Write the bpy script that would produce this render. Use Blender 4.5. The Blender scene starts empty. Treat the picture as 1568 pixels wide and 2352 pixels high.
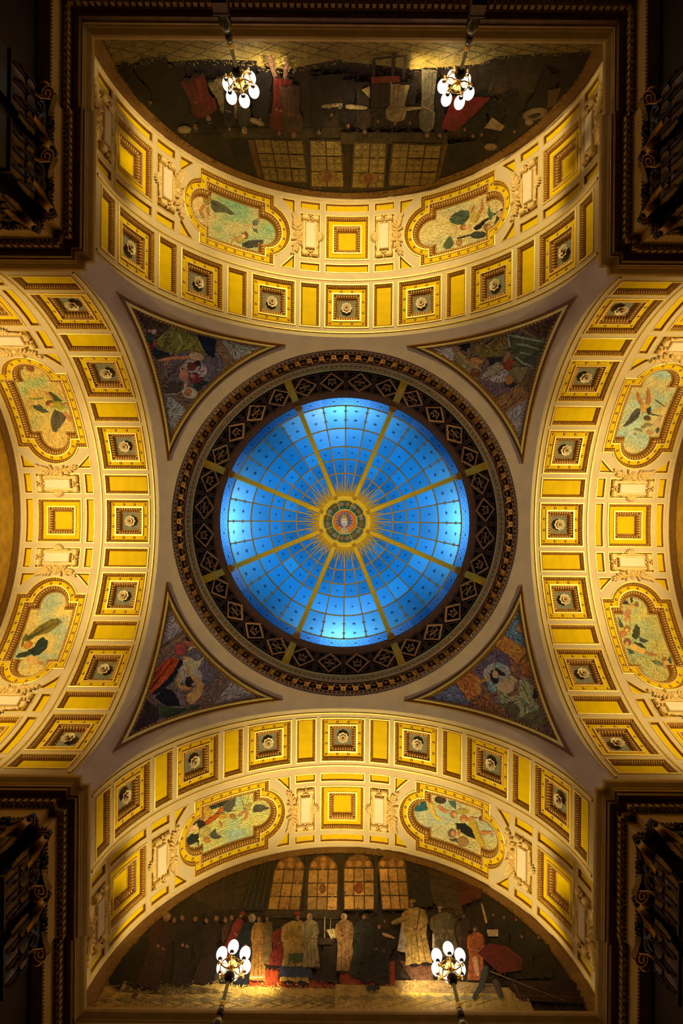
import bpy, math, random
from math import sin, cos, pi, sqrt, atan2, radians, acos
from mathutils import Vector, Matrix
from mathutils.geometry import delaunay_2d_cdt, tessellate_polygon

random.seed(7)
SC = bpy.context.scene
COL = SC.collection

# ------------------------------------------------------------------ camera
H = 1.5                       # eye height above the floor
CAMY = -0.19                  # the photographer stands a little off the dome axis
F_PX = 20.0 / 24.0 * 1568.0
PCX, PCY = 791.5, 1190.0      # zenith point in the frame
ROLL = 0.0085
cd = bpy.data.cameras.new('camera')
cd.sensor_fit = 'HORIZONTAL'; cd.sensor_width = 24.0; cd.lens = 20.0
cd.shift_x = -(PCX - 784.0) / 1568.0
cd.shift_y = (PCY - 1176.0) / 1568.0
cd.clip_start = 0.05; cd.clip_end = 200
cam = bpy.data.objects.new('camera', cd); COL.objects.link(cam)
_c, _s = cos(ROLL), sin(ROLL)
cam.matrix_world = Matrix(((_c, -_s, 0, 0), (-_s, -_c, 0, CAMY), (0, 0, -1, H), (0, 0, 0, 1)))
SC.camera = cam

# ------------------------------------------------------------------ world, light, exposure
SC.view_settings.view_transform = 'Standard'
SC.view_settings.look = 'None'
SC.view_settings.gamma = 1.0
SC.view_settings.use_curve_mapping = False
SC.view_settings.exposure = 0.13
w = bpy.data.worlds.new('dusk'); SC.world = w; w.use_nodes = True
w.node_tree.nodes['Background'].inputs[0].default_value = (0.01, 0.02, 0.05, 1)
w.node_tree.nodes['Background'].inputs[1].default_value = 0.15

ZS = H + 15.63                # springing level of the four barrel vaults
RW = 7.0                      # radius of the wide coffered band
RF = 6.88                     # radius of the front coffered band
Y0, Y1, Y2 = 7.34, 9.62, 12.91   # front arris, step, lunette wall
MOD = radians(12.1)           # angular module of the coffering
ARCH = {'top': pi, 'left': pi / 2, 'bottom': 0.0, 'right': -pi / 2}

def lamp(name, kind, loc, power, color, aim=None, **kw):
    l = bpy.data.lights.new(name, kind); l.energy = power; l.color = color
    for k, v in kw.items(): setattr(l, k, v)
    o = bpy.data.objects.new(name, l); COL.objects.link(o); o.location = loc
    if aim is not None:
        o.rotation_euler = (Vector(aim) - Vector(loc)).to_track_quat('-Z', 'Y').to_euler()
    return o

WARM = (1.0, 0.77, 0.36)
for nm, th in ARCH.items():   # floodlights standing on the lunette cornices, washing the vault soffits
    d = Vector((-sin(th), cos(th), 0)); e_ = Vector((cos(th), sin(th), 0))
    for ang, pw, yl, ya, sz in ((0.0, 2850, 12.25, 9.5, 84), (-59.0, 1600, 12.35, 11.2, 88), (59.0, 1600, 12.35, 11.2, 88)):
        p = d * yl + e_ * (ang / 59.0 * 1.2) + Vector((0, 0, ZS - 0.5))
        aim = d * ya + e_ * (7 * sin(radians(ang))) + Vector((0, 0, ZS + 7 * cos(radians(ang))))
        lamp('flood_light', 'SPOT', p, pw, WARM, aim, spot_size=radians(sz), spot_blend=1.0, shadow_soft_size=0.14)
for k in range(4):            # unseen white lights added behind the glass, standing for daylight from drum windows
    a = k * pi / 2
    lamp('dome_void_fill', 'POINT', (7.2 * cos(a), 7.2 * sin(a), H + 27.0), 380, (1.0, 0.80, 0.85), shadow_soft_size=0.4)
for k in range(8):  # added blue lights, standing in for dusk light to deepen the glass
    a = k * pi / 4 + pi / 8
    lamp('dome_blue_fill', 'POINT', (7.0 * cos(a), 7.0 * sin(a), H + 31.5), 300, (0.0, 0.48, 1.0), shadow_soft_size=0.5)

# ------------------------------------------------------------------ materials
def lin(c):
    return tuple(((x / 255.0) / 12.92 if x / 255.0 <= 0.04045 else ((x / 255.0 + 0.055) / 1.055) ** 2.4) for x in c)

def new_mat(name):
    m = bpy.data.materials.new(name); m.use_nodes = True
    return m, m.node_tree, m.node_tree.nodes['Principled BSDF']

def mat(name, col, rough=0.6, metal=0.0, var=0.12, scale=6.0, bump=0.0, spec=0.3, bscale=None):
    m, nt, b = new_mat(name)
    b.inputs['Roughness'].default_value = rough
    b.inputs['Metallic'].default_value = metal
    b.inputs['Specular IOR Level'].default_value = spec
    tc = nt.nodes.new('ShaderNodeTexCoord')
    n = nt.nodes.new('ShaderNodeTexNoise'); n.inputs['Scale'].default_value = scale; n.inputs['Detail'].default_value = 5
    nt.links.new(tc.outputs['Object'], n.inputs['Vector'])
    r = nt.nodes.new('ShaderNodeValToRGB')
    r.color_ramp.elements[0].position = 0.3; r.color_ramp.elements[1].position = 0.7
    r.color_ramp.elements[0].color = tuple(x * (1 - var) for x in col) + (1,)
    r.color_ramp.elements[1].color = tuple(min(1, x * (1 + var)) for x in col) + (1,)
    nt.links.new(n.outputs['Fac'], r.inputs['Fac'])
    nt.links.new(r.outputs['Color'], b.inputs['Base Color'])
    if bump:
        n2 = nt.nodes.new('ShaderNodeTexNoise'); n2.inputs['Scale'].default_value = bscale or scale * 6
        nt.links.new(tc.outputs['Object'], n2.inputs['Vector'])
        bp = nt.nodes.new('ShaderNodeBump'); bp.inputs['Strength'].default_value = bump; bp.inputs['Distance'].default_value = 0.02
        nt.links.new(n2.outputs['Fac'], bp.inputs['Height']); nt.links.new(bp.outputs['Normal'], b.inputs['Normal'])
    return m

def paint_mat(name, var=0.25, scale=5.0, rough=0.55):
    m, nt, b = new_mat(name)
    b.inputs['Roughness'].default_value = rough; b.inputs['Specular IOR Level'].default_value = 0.2
    at = nt.nodes.new('ShaderNodeAttribute'); at.attribute_name = 'Col'
    tc = nt.nodes.new('ShaderNodeTexCoord')
    n = nt.nodes.new('ShaderNodeTexNoise'); n.inputs['Scale'].default_value = scale; n.inputs['Detail'].default_value = 8
    n.inputs['Roughness'].default_value = 0.65; n.inputs['Distortion'].default_value = 1.2
    nt.links.new(tc.outputs['Object'], n.inputs['Vector'])
    mr = nt.nodes.new('ShaderNodeMapRange')
    mr.inputs['From Min'].default_value = 0.3; mr.inputs['From Max'].default_value = 0.7
    mr.inputs['To Min'].default_value = 1 - var; mr.inputs['To Max'].default_value = 1 + var
    nt.links.new(n.outputs['Fac'], mr.inputs['Value'])
    vm = nt.nodes.new('ShaderNodeVectorMath'); vm.operation = 'SCALE'
    nt.links.new(at.outputs['Color'], vm.inputs[0]); nt.links.new(mr.outputs['Result'], vm.inputs['Scale'])
    nt.links.new(vm.outputs['Vector'], b.inputs['Base Color'])
    return m

def glass_mat(name, col, vary=0.3):
    m, nt, b = new_mat(name)
    nt.nodes.remove(b)
    out = nt.nodes['Material Output']
    tr = nt.nodes.new('ShaderNodeBsdfTranslucent'); gl = nt.nodes.new('ShaderNodeBsdfGlossy')
    gl.inputs['Roughness'].default_value = 0.45; gl.inputs['Color'].default_value = (0.6, 0.6, 0.6, 1)
    oi = nt.nodes.new('ShaderNodeObjectInfo')
    tc = nt.nodes.new('ShaderNodeTexCoord')
    n = nt.nodes.new('ShaderNodeTexNoise'); n.inputs['Scale'].default_value = 1.1; n.inputs['Detail'].default_value = 4
    nt.links.new(tc.outputs['Object'], n.inputs['Vector'])
    r = nt.nodes.new('ShaderNodeValToRGB')
    e = r.color_ramp.elements
    e[0].position = 0.0; e[0].color = tuple(x * (1 - vary) for x in col) + (1,)
    e[1].position = 0.75; e[1].color = tuple(col) + (1,)
    e2 = r.color_ramp.elements.new(1.0); e2.color = tuple(min(1, x * 1.05 + 0.10) for x in col) + (1,)
    nt.links.new(oi.outputs['Random'], r.inputs['Fac'])
    mr = nt.nodes.new('ShaderNodeMapRange'); mr.inputs['To Min'].default_value = 0.75; mr.inputs['To Max'].default_value = 1.2
    nt.links.new(n.outputs['Fac'], mr.inputs['Value'])
    vm = nt.nodes.new('ShaderNodeVectorMath'); vm.operation = 'SCALE'
    nt.links.new(r.outputs['Color'], vm.inputs[0]); nt.links.new(mr.outputs['Result'], vm.inputs['Scale'])
    nt.links.new(vm.outputs['Vector'], tr.inputs['Color'])
    mx = nt.nodes.new('ShaderNodeMixShader'); mx.inputs[0].default_value = 0.015
    nt.links.new(tr.outputs[0], mx.inputs[1]); nt.links.new(gl.outputs[0], mx.inputs[2])
    nt.links.new(mx.outputs[0], out.inputs['Surface'])
    return m

M = {}
M['cream'] = mat('cream_plaster', (0.62, 0.49, 0.275), 0.6, var=0.06, scale=2.0)
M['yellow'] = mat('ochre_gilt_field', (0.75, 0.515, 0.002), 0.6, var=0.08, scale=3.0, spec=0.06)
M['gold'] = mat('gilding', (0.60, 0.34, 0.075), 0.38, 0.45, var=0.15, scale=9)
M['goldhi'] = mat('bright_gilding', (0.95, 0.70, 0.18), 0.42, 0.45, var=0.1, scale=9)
M['golddark'] = mat('shaded_gilding', (0.22, 0.095, 0.014), 0.45, 0.35, var=0.25, scale=14)  # darkened so coffer risers carry their shade in the colour
M['plaque'] = mat('pale_stucco', (0.78, 0.66, 0.44), 0.55, var=0.04)
M['stucco'] = mat('gilt_stucco', (0.78, 0.56, 0.21), 0.5, 0.1, var=0.12, scale=8)
M['floorgrey'] = mat('grey_canvas_ground', (0.22, 0.21, 0.13), 0.8, var=0.2, scale=5)
M['petal'] = mat('pale_gilt_petal', (0.72, 0.58, 0.32), 0.5, 0.15, var=0.1)
M['stone'] = mat('brightened_plaster', (0.88, 0.73, 0.53), 0.65, var=0.08, scale=1.5)  # albedo raised in place of bounce light missing on the pendentives
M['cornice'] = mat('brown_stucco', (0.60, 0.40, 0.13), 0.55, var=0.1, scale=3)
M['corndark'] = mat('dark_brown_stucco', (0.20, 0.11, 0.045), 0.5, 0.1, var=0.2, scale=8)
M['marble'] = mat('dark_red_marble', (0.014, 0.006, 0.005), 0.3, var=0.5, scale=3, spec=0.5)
M['bronze'] = mat('dark_bronze', (0.06, 0.026, 0.010), 0.32, 0.6, var=0.35, scale=8)
M['iron'] = mat('black_iron', (0.008, 0.004, 0.003), 0.8, 0.0, var=0.3, spec=0.05)
M['brown'] = mat('brown_gilt', (0.22, 0.095, 0.025), 0.5, 0.1, spec=0.15, var=0.25, scale=8)
M['lozenge'] = mat('worn_gilt_bar', (0.62, 0.33, 0.12), 0.6, 0.0, spec=0.1, var=0.3, scale=20)
M['rib'] = mat('rib_gilding', (0.92, 0.60, 0.03), 0.45, 0.1, spec=0.2, var=0.15, scale=12)
M['muntin'] = mat('glazing_bar_gilt', (0.62, 0.36, 0.06), 0.45, 0.4, var=0.2, scale=12)
M['pane'] = glass_mat('blue_glass', (0.09, 0.48, 0.90))
M['paneb'] = glass_mat('border_blue_glass', (0.05, 0.30, 0.80), 0.2)
M['star'] = glass_mat('grey_star_glass', (0.10, 0.12, 0.15), 0.1)
M['leafb'] = glass_mat('teal_leaf_glass', (0.02, 0.13, 0.42), 0.1)
M['dotb'] = glass_mat('amber_dot_glass', (0.35, 0.28, 0.2), 0.1)
M['ray'] = mat('amber_ray_glass', (0.60, 0.38, 0.015), 0.6, var=0.2, spec=0.05)
M['key'] = mat('brown_band', (0.30, 0.17, 0.05), 0.6, var=0.15, scale=6)
M['keyline'] = mat('key_line', (0.44, 0.27, 0.085), 0.6, var=0.15)
M['wallpaint'] = mat('ochre_wall', (0.62, 0.41, 0.06), 0.7, var=0.25, scale=3)
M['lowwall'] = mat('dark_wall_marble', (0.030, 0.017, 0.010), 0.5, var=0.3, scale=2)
M['floor'] = mat('floor_stone', (0.16, 0.11, 0.07), 0.4, var=0.2, scale=2)
M['stem'] = mat('green_onyx', (0.30, 0.34, 0.20), 0.2, spec=0.6, var=0.2)
M['darkmetal'] = mat('dark_bronze_ball', (0.025, 0.008, 0.006), 0.25, 0.3, var=0.2, spec=0.6)
M['brass'] = mat('brass', (0.85, 0.55, 0.14), 0.25, 0.9, var=0.1)
M['paint'] = paint_mat('oil_paint', 0.38, 4.5)
M['sky'] = paint_mat('oil_paint_sky', 0.16, 5.0)
g, nt, b = new_mat('lamp_glass')
b.inputs['Base Color'].default_value = (0.9, 0.88, 0.8, 1)
b.inputs['Emission Color'].default_value = (1.0, 0.93, 0.78, 1); b.inputs['Emission Strength'].default_value = 3.5
M['globe'] = g

# ------------------------------------------------------------------ mesh helpers
class MB:
    def __init__(s, tf=None):
        s.v = []; s.f = []; s.m = []; s.tf = tf; s.c = None; s.sm = []
    def vt(s, p):
        s.v.append(tuple(s.tf(p)) if s.tf else tuple(p)); return len(s.v) - 1
    def fc(s, idx, m=0, smooth=False):
        s.f.append(tuple(idx)); s.m.append(m); s.sm.append(smooth)
    def poly(s, pts, m=0):
        s.fc([s.vt(p) for p in pts], m)
    def box(s, lo, hi, m=0):
        x0, y0, z0 = lo; x1, y1, z1 = hi
        i = [s.vt(p) for p in ((x0,y0,z0),(x1,y0,z0),(x1,y1,z0),(x0,y1,z0),(x0,y0,z1),(x1,y0,z1),(x1,y1,z1),(x0,y1,z1))]
        for q in ((0,3,2,1),(4,5,6,7),(0,1,5,4),(1,2,6,5),(2,3,7,6),(3,0,4,7)): s.fc([i[k] for k in q], m)
    def grid(s, rows, m=0, closed=False, smooth=False):
        ids = [[s.vt(p) for p in r] for r in rows]
        for a, b2 in zip(ids, ids[1:]):
            n = len(a)
            for k in range(n if closed else n - 1):
                s.fc((a[k], a[(k + 1) % n], b2[(k + 1) % n], b2[k]), m, smooth)
        return ids
    def lathe(s, prof, seg=16, m=0, a0=0.0, a1=2 * pi, smooth=True):
        full = abs(a1 - a0 - 2 * pi) < 1e-6
        n = seg if full else seg + 1
        rows = [[(r * cos(a0 + (a1 - a0) * k / seg), r * sin(a0 + (a1 - a0) * k / seg), z) for k in range(n)] for r, z in prof]
        s.grid(rows, m, closed=full, smooth=smooth)
    def dome(s, c, t, cr, n, rt, rc, rn, seg=6, m=0, mid=True):
        c = Vector(c); t = Vector(t); cr = Vector(cr); n = Vector(n)
        rings = []
        for fr, fh in (((1.0, 0.0), (0.72, 0.72)) if mid else ((1.0, 0.0),)):
            rings.append([s.vt(c + t * (rt * fr * cos(2 * pi * k / seg)) + cr * (rc * fr * sin(2 * pi * k / seg)) + n * (rn * fh)) for k in range(seg)])
        top = s.vt(c + n * rn)
        for a, b2 in zip(rings, rings[1:]):
            for k in range(seg): s.fc((a[k], a[(k + 1) % seg], b2[(k + 1) % seg], b2[k]), m, True)
        l = rings[-1]
        for k in range(seg): s.fc((l[k], l[(k + 1) % seg], top), m, True)
    def tube(s, pts, rad, seg=6, m=0, closed=False, flat=1.0):
        pts = [Vector(p) for p in pts]; n = len(pts); rows = []
        up = None
        for i, p in enumerate(pts):
            if closed: d = pts[(i + 1) % n] - pts[i - 1]
            else: d = pts[min(i + 1, n - 1)] - pts[max(i - 1, 0)]
            d.normalize()
            if up is None:
                up = d.orthogonal().normalized()
            up = (up - d * up.dot(d)).normalized()
            sd = d.cross(up)
            r = rad[i] if isinstance(rad, (list, tuple)) else rad
            rows.append([p + up * (r * cos(2 * pi * k / seg)) + sd * (r * flat * sin(2 * pi * k / seg)) for k in range(seg)])
        if closed: rows.append(rows[0])
        ids = s.grid(rows, m, closed=True, smooth=True)
        if not closed:
            s.fc(ids[0][::-1], m); s.fc(ids[-1], m)
    def mesh(s, name, mats):
        me = bpy.data.meshes.new(name)
        me.from_pydata(s.v, [], s.f)
        for mm in mats: me.materials.append(M[mm])
        me.polygons.foreach_set('material_index', s.m)
        me.polygons.foreach_set('use_smooth', s.sm)
        if s.c is not None:
            at = me.color_attributes.new('Col', 'FLOAT_COLOR', 'POINT')
            flat = []
            for c in s.c: flat += [c[0], c[1], c[2], 1.0]
            at.data.foreach_set('color', flat)
        me.update()
        return me

def ob(name, me, parent=None, mtx=None, stuff=False, label=None):
    o = bpy.data.objects.new(name, me); COL.objects.link(o)
    if parent is not None: o.parent = parent
    if mtx is not None: o.matrix_basis = mtx
    if stuff: o['kind'] = 'stuff'
    if label: o['label'] = label
    return o

def top(o, label, cat, group=None, kind=None):
    o['label'] = label; o['category'] = cat
    if group: o['group'] = group
    if kind: o['kind'] = kind
    return o

def thing(name, label, cat, mtx, group=None, kind=None):
    o = bpy.data.objects.new(name, None); COL.objects.link(o); o.empty_display_size = 0.2
    o.matrix_basis = mtx
    return top(o, label, cat, group, kind)

def keep(o, parent):
    o.parent = parent; o.matrix_parent_inverse = parent.matrix_basis.inverted(); return o

T = Matrix.Translation
def RZ(a): return Matrix.Rotation(a, 4, 'Z')
def RY(a): return Matrix.Rotation(a, 4, 'Y')

def bend(R, yc):
    def f(p):
        a = p[0] / R
        return ((R + p[2]) * sin(a), yc + p[1], (R + p[2]) * cos(a))
    return f

def rectf(hw, hh, ns=6, nv=2):
    def f(o):
        a, b2 = hw - o, hh - o
        pts = []
        for k in range(ns): pts.append((-a + 2 * a * k / ns, -b2))
        for k in range(nv): pts.append((a, -b2 + 2 * b2 * k / nv))
        for k in range(ns): pts.append((a - 2 * a * k / ns, b2))
        for k in range(nv): pts.append((-a, b2 - 2 * b2 * k / nv))
        return pts
    return f

def polyf(base):
    n = len(base)
    def f(o):
        res = []
        for i in range(n):
            p0, p1, p2 = Vector(base[i - 1]), Vector(base[i]), Vector(base[(i + 1) % n])
            d1 = (p1 - p0).normalized(); d2 = (p2 - p1).normalized()
            n1 = Vector((-d1.y, d1.x)); n2 = Vector((-d2.y, d2.x))
            q = p1 + (n1 + n2) * (o / max(0.3, 1 + n1.dot(n2)))
            res.append((q.x, q.y))
        return res
    return f

def sweep(mb, pf, prof, m=0, smooth=False):
    mb.grid([[(x, y, d) for x, y in pf(o)] for o, d in prof], m, closed=True, smooth=smooth)

def walk(poly, step):
    n = len(poly)
    P = [Vector(p) for p in poly]
    L = [(P[(i + 1) % n] - P[i]).length for i in range(n)]
    tot = sum(L); cnt = max(3, int(round(tot / step))); out = []
    acc = 0; i = 0
    for k in range(cnt):
        t = (k + 0.5) * tot / cnt
        while acc + L[i] < t: acc += L[i]; i += 1
        d = (P[(i + 1) % n] - P[i]).normalized()
        out.append((P[i] + d * (t - acc), d, Vector((-d.y, d.x))))
    return out

def beads(mb, pf, a, b2, step, wt, rise, m=0, seg=6, mid=True, frac=0.5):
    """a row of rounded leaves or gadroons lying across the slope from a to b (offset, depth)"""
    do, dd = b2[0] - a[0], b2[1] - a[1]; l = sqrt(do * do + dd * dd)
    o = (a[0] + b2[0]) / 2; d = (a[1] + b2[1]) / 2
    for p, t, nn in walk(pf(o), step):
        cr = Vector((nn.x * do / l, nn.y * do / l, dd / l))
        nr = Vector((nn.x * dd / l, nn.y * dd / l, -do / l))
        mb.dome((p.x, p.y, d), (t.x, t.y, 0), cr, nr, wt, l * frac, rise, seg, m, mid)

def inside(p, poly):
    x, y = p; c = False; n = len(poly); j = n - 1
    for i in range(n):
        xi, yi = poly[i]; xj, yj = poly[j]
        if (yi > y) != (yj > y) and x < (xj - xi) * (y - yi) / (yj - yi) + xi: c = not c
        j = i
    return c

def subdiv(poly, step):
    out = []; n = len(poly)
    for i in range(n):
        a = Vector(poly[i]); b2 = Vector(poly[(i + 1) % n]); k = max(1, int((b2 - a).length / step))
        for q in range(k): out.append(tuple(a + (b2 - a) * (q / k)))
    return out

def tri(outer, holes, step):
    """triangulate a 2D region with holes and a grid of inner points"""
    vs = []; es = []
    for lp in [outer] + holes:
        lp = subdiv(lp, step); b0 = len(vs)
        vs += [Vector(p) for p in lp]
        es += [(b0 + i, b0 + (i + 1) % len(lp)) for i in range(len(lp))]
    xs = [p[0] for p in outer]; ys = [p[1] for p in outer]
    nx = int((max(xs) - min(xs)) / step); ny = int((max(ys) - min(ys)) / step)
    for i in range(1, nx + 1):
        for j in range(1, ny + 1):
            p = (min(xs) + (i - 0.37) * (max(xs) - min(xs)) / (nx + .3), min(ys) + (j - 0.41) * (max(ys) - min(ys)) / (ny + .3))
            if inside(p, outer): vs.append(Vector(p))
    r = delaunay_2d_cdt(vs, es, [], 0, 1e-5)
    V = [(v.x, v.y) for v in r[0]]; Fs = []
    for f in r[2]:
        c = (sum(V[i][0] for i in f) / 3, sum(V[i][1] for i in f) / 3)
        if inside(c, outer) and not any(inside(c, h) for h in holes): Fs.append(tuple(f))
    return V, Fs

def fill(mb, poly, d, m=0, step=0.22):
    V, Fs = tri(poly, [], step)
    ids = [mb.vt((x, y, d)) for x, y in V]
    for f in Fs: mb.fc([ids[i] for i in f], m)

# ------------------------------------------------------------------ floor and lower walls
mb = MB(); mb.box((-14.5, -14.5, -0.2), (14.5, 14.5, 0.0))
top(ob('floor', mb.mesh('floor', ['floor'])), 'dim stone floor of the domed hall', 'floor', kind='structure')

Q = [(12.98, 7.05), (10.1, 7.05), (10.1, 6.98), (7.2, 6.98), (7.2, 7.2), (6.98, 7.2), (6.98, 10.1), (7.05, 10.1), (7.05, 12.98)]
LOOP = []
for k in range(4):
    for x, y in Q:
        c, s = round(cos(k * pi / 2)), round(sin(k * pi / 2))
        LOOP.append((x * c - y * s, x * s + y * c))
PLAN = polyf(LOOP)
def zc(z): return H + z

SIDES = ['east', 'south', 'west', 'north']
for k in range(4):      # lower walls, one per corner pier and arm end
    mb = MB(); n = len(Q)
    pts = [LOOP[(k * n + i) % len(LOOP)] for i in range(n + 1)]
    WP = PLAN(-0.28); pts = [WP[(k * n + i) % len(WP)] for i in range(n + 1)]
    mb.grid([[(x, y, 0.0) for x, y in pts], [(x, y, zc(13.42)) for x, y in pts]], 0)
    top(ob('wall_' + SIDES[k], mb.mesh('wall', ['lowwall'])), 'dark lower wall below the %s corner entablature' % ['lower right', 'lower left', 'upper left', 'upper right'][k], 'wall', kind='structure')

# ------------------------------------------------------------------ the entablature running round the hall
mb = MB()
sweep(mb, PLAN, [(-0.28, zc(13.42)), (0.015, zc(13.42)), (0.015, zc(13.45)), (0.02, zc(13.46)), (0.02, zc(13.50)), (0.0, zc(13.505)), (0.0, zc(13.86)), (0.03, zc(13.88))])
ENT = top(ob('trim_1', mb.mesh('frieze', ['cornice'])), 'flat golden-brown frieze and cornice running round the hall below the vaults', 'cornice', kind='structure')
def course(name, prof, m, smooth=False):
    b2 = MB(); sweep(b2, PLAN, [(o, zc(z)) for o, z in prof], 0, smooth)
    return ob(name, b2.mesh(name, [m]), ENT)
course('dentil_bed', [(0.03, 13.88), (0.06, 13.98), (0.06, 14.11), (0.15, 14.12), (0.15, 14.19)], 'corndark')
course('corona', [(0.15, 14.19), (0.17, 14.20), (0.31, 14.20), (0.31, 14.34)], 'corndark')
course('corona_fillet', [(0.31, 14.34), (0.345, 14.345), (0.345, 14.41), (0.36, 14.42)], 'cornice')
course('cymatium', [(0.36, 14.42), (0.385, 14.47), (0.43, 14.52), (0.47, 14.57), (0.485, 14.63), (0.485, 14.70), (0.44, 14.72)], 'cornice')
course('blocking_course', [(0.44, 14.72), (0.10, 14.90), (-0.10, 14.95)], 'cornice')
def oriented(mbx, p, t, nn, z, wt, wn, hz, m=0):
    pts = []
    for dz in (-hz, hz):
        for a, b2 in ((-1, -1), (1, -1), (1, 1), (-1, 1)):
            q = p + t * (wt * a) + nn * (wn * b2); pts.append((q.x, q.y, z + dz))
    i = [mbx.vt(q) for q in pts]
    for q in ((0,3,2,1),(4,5,6,7),(0,1,5,4),(1,2,6,5),(2,3,7,6),(3,0,4,7)): mbx.fc([i[k] for k in q], m)
mb = MB()
for p, t, nn in walk(PLAN(0.10), 0.17): oriented(mb, p, t, nn, zc(14.045), 0.05, 0.045, 0.06)
ob('dentils', mb.mesh('dentils', ['cornice']), ENT, stuff=True)
mb = MB()
for p, t, nn in walk(PLAN(0.05), 0.11): mb.dome((p.x, p.y, zc(13.93)), (t.x, t.y, 0), (0, 0, 1), (nn.x, nn.y, -0.5), 0.045, 0.045, 0.05, 6)
for p, t, nn in walk(PLAN(0.015), 0.09): mb.dome((p.x, p.y, zc(13.46)), (t.x, t.y, 0), (0, 0, 1), (nn.x, nn.y, -0.6), 0.03, 0.03, 0.025, 5)
ob('egg_moulding', mb.mesh('egg_moulding', ['bronze']), ENT, stuff=True)

# ------------------------------------------------------------------ barrel vaults with their coffers
YB = 8.565; YC = 11.305
FRONT = [(m, 'sq' if m % 2 == 0 else 'nr') for m in range(-7, 8)]
WIDE = [(m, 'sq' if m in (0, 6, -6) else 'nr') for m in (-7, -6, -5, -1, 0, 1, 5, 6, 7)]
HSQ, HNR = 0.875, 0.40
YM0, YM1 = 10.44, 12.19
YSL = [(9.94, 10.27), (12.36, 12.67)]

OVC, OVR, OVL, OVH = 1.16, 1.03, 1.52, 1.36
def ovalf(o, na=16, nl=14, nh=2):
    l, h, r = OVL - o, OVH - o, OVR - o
    a0 = acos(max(-1, min(1, (l - OVC) / r)))
    yk = r * sin(a0)
    pts = []
    for k in range(nh): pts.append((l, -h + (h - yk) * k / nh))
    for k in range(na + 1): a = -a0 + 2 * a0 * k / na; pts.append((OVC + r * cos(a), r * sin(a)))
    for k in range(1, nh): pts.append((l, yk + (h - yk) * k / nh))
    for k in range(nl): pts.append((l - 2 * l * k / nl, h))
    for k in range(nh): pts.append((-l, h - (h - yk) * k / nh))
    for k in range(na + 1): a = pi - a0 + 2 * a0 * k / na; pts.append((-OVC + r * cos(a), r * sin(a)))
    for k in range(1, nh): pts.append((-l, -yk - (h - yk) * k / nh))
    for k in range(nl): pts.append((-l + 2 * l * k / nl, -h))
    return pts

def tri_path(sx, sy):
    p = [(2.345, 1.345), (1.76, 1.345)]
    a0 = atan2(1.345, 1.76 - OVC); a1 = atan2(0.755, 2.345 - OVC)
    for k in range(0, 7):
        a = a0 + (a1 - a0) * k / 6; r = 1.473 + (1.405 - 1.473) * k / 6 - 0.05 * sin(pi * k / 6)
        p.append((OVC + r * cos(a), r * sin(a)))
    p = [p[0]] + p[2:]
    p = [(x * sx, y * sy) for x, y in p]
    ar = sum(p[i - 1][0] * p[i][1] - p[i][0] * p[i - 1][1] for i in range(len(p)))
    return p if ar > 0 else p[::-1]

def vault_mesh():
    mb = MB()
    def band(R, holes, ya, yb):
        ph = sorted(set([-pi / 2, pi / 2] + [x for h in holes for x in h[:2]]))
        full = []
        for a, b2 in zip(ph, ph[1:]):
            n = max(1, int(math.ceil((b2 - a) / radians(3))))
            full += [a + (b2 - a) * k / n for k in range(n)]
        full.append(ph[-1])
        ys = sorted(set([ya, yb] + [y for h in holes for y in h[2:]]))
        ids = {}
        def vid(i, j):
            if (i, j) not in ids:
                ids[(i, j)] = mb.vt((R * sin(full[i]), ys[j], R * cos(full[i])))
            return ids[(i, j)]
        for i in range(len(full) - 1):
            for j in range(len(ys) - 1):
                a = (full[i] + full[i + 1]) / 2; y = (ys[j] + ys[j + 1]) / 2
                if any(h[0] < a < h[1] and h[2] < y < h[3] for h in holes): continue
                mb.fc((vid(i, j), vid(i + 1, j), vid(i + 1, j + 1), vid(i, j + 1)), 0, True)
    fh = [(m * MOD - hw / RF, m * MOD + hw / RF, YB - 0.865, YB + 0.865) for m, t in FRONT for hw in [HSQ if t == 'sq' else HNR]]
    band(RF, fh, Y0, Y1)
    wh = []
    for m, t in WIDE:
        hw = (HSQ if t == 'sq' else HNR) / RW
        wh.append((m * MOD - hw, m * MOD + hw, YM0, YM1))
        for a, b2 in YSL: wh.append((m * MOD - hw, m * MOD + hw, a, b2))
    for m in (-3, 3): wh.append((m * MOD - 2.36 / RW, m * MOD + 2.36 / RW, YC - 1.5, YC + 1.5))
    band(RW, wh, Y1, Y2 + 0.1)
    # riser between the two bands
    n = 60
    mb.grid([[(R * sin(-pi / 2 + pi * k / n), Y1, R * cos(-pi / 2 + pi * k / n)) for k in range(n + 1)] for R in (RF, RW + 0.02)])
    for s_ in (-1, 1):      # short upright feet of the vault behind the cornice
        for R, ya, yb in ((RF, Y0, Y1), (RW, Y1, Y2 + 0.1)):
            mb.poly([(s_ * R, ya, 0), (s_ * R, yb, 0), (s_ * R, yb, -0.75), (s_ * R, ya, -0.75)])
    # plates round the two oval paintings
    V, Fs = tri([(-2.36, -1.5), (2.36, -1.5), (2.36, 1.5), (-2.36, 1.5)], [ovalf(0)] + [tri_path(a, b2) for a in (1, -1) for b2 in (1, -1)], 0.3)
    for m in (-3, 3):
        ids = []
        for x, y in V:
            a = x / RW + m * MOD
            ids.append(mb.vt((RW * sin(a), YC + y, RW * cos(a))))
        for f in Fs: mb.fc([ids[i] for i in f], 0)
    return mb.mesh('vault', ['cream'])

def flat_rec(R, yc, pf, fills, mats):
    """helper: new MB bent onto a barrel of radius R"""
    return MB(bend(R, yc))

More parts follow.
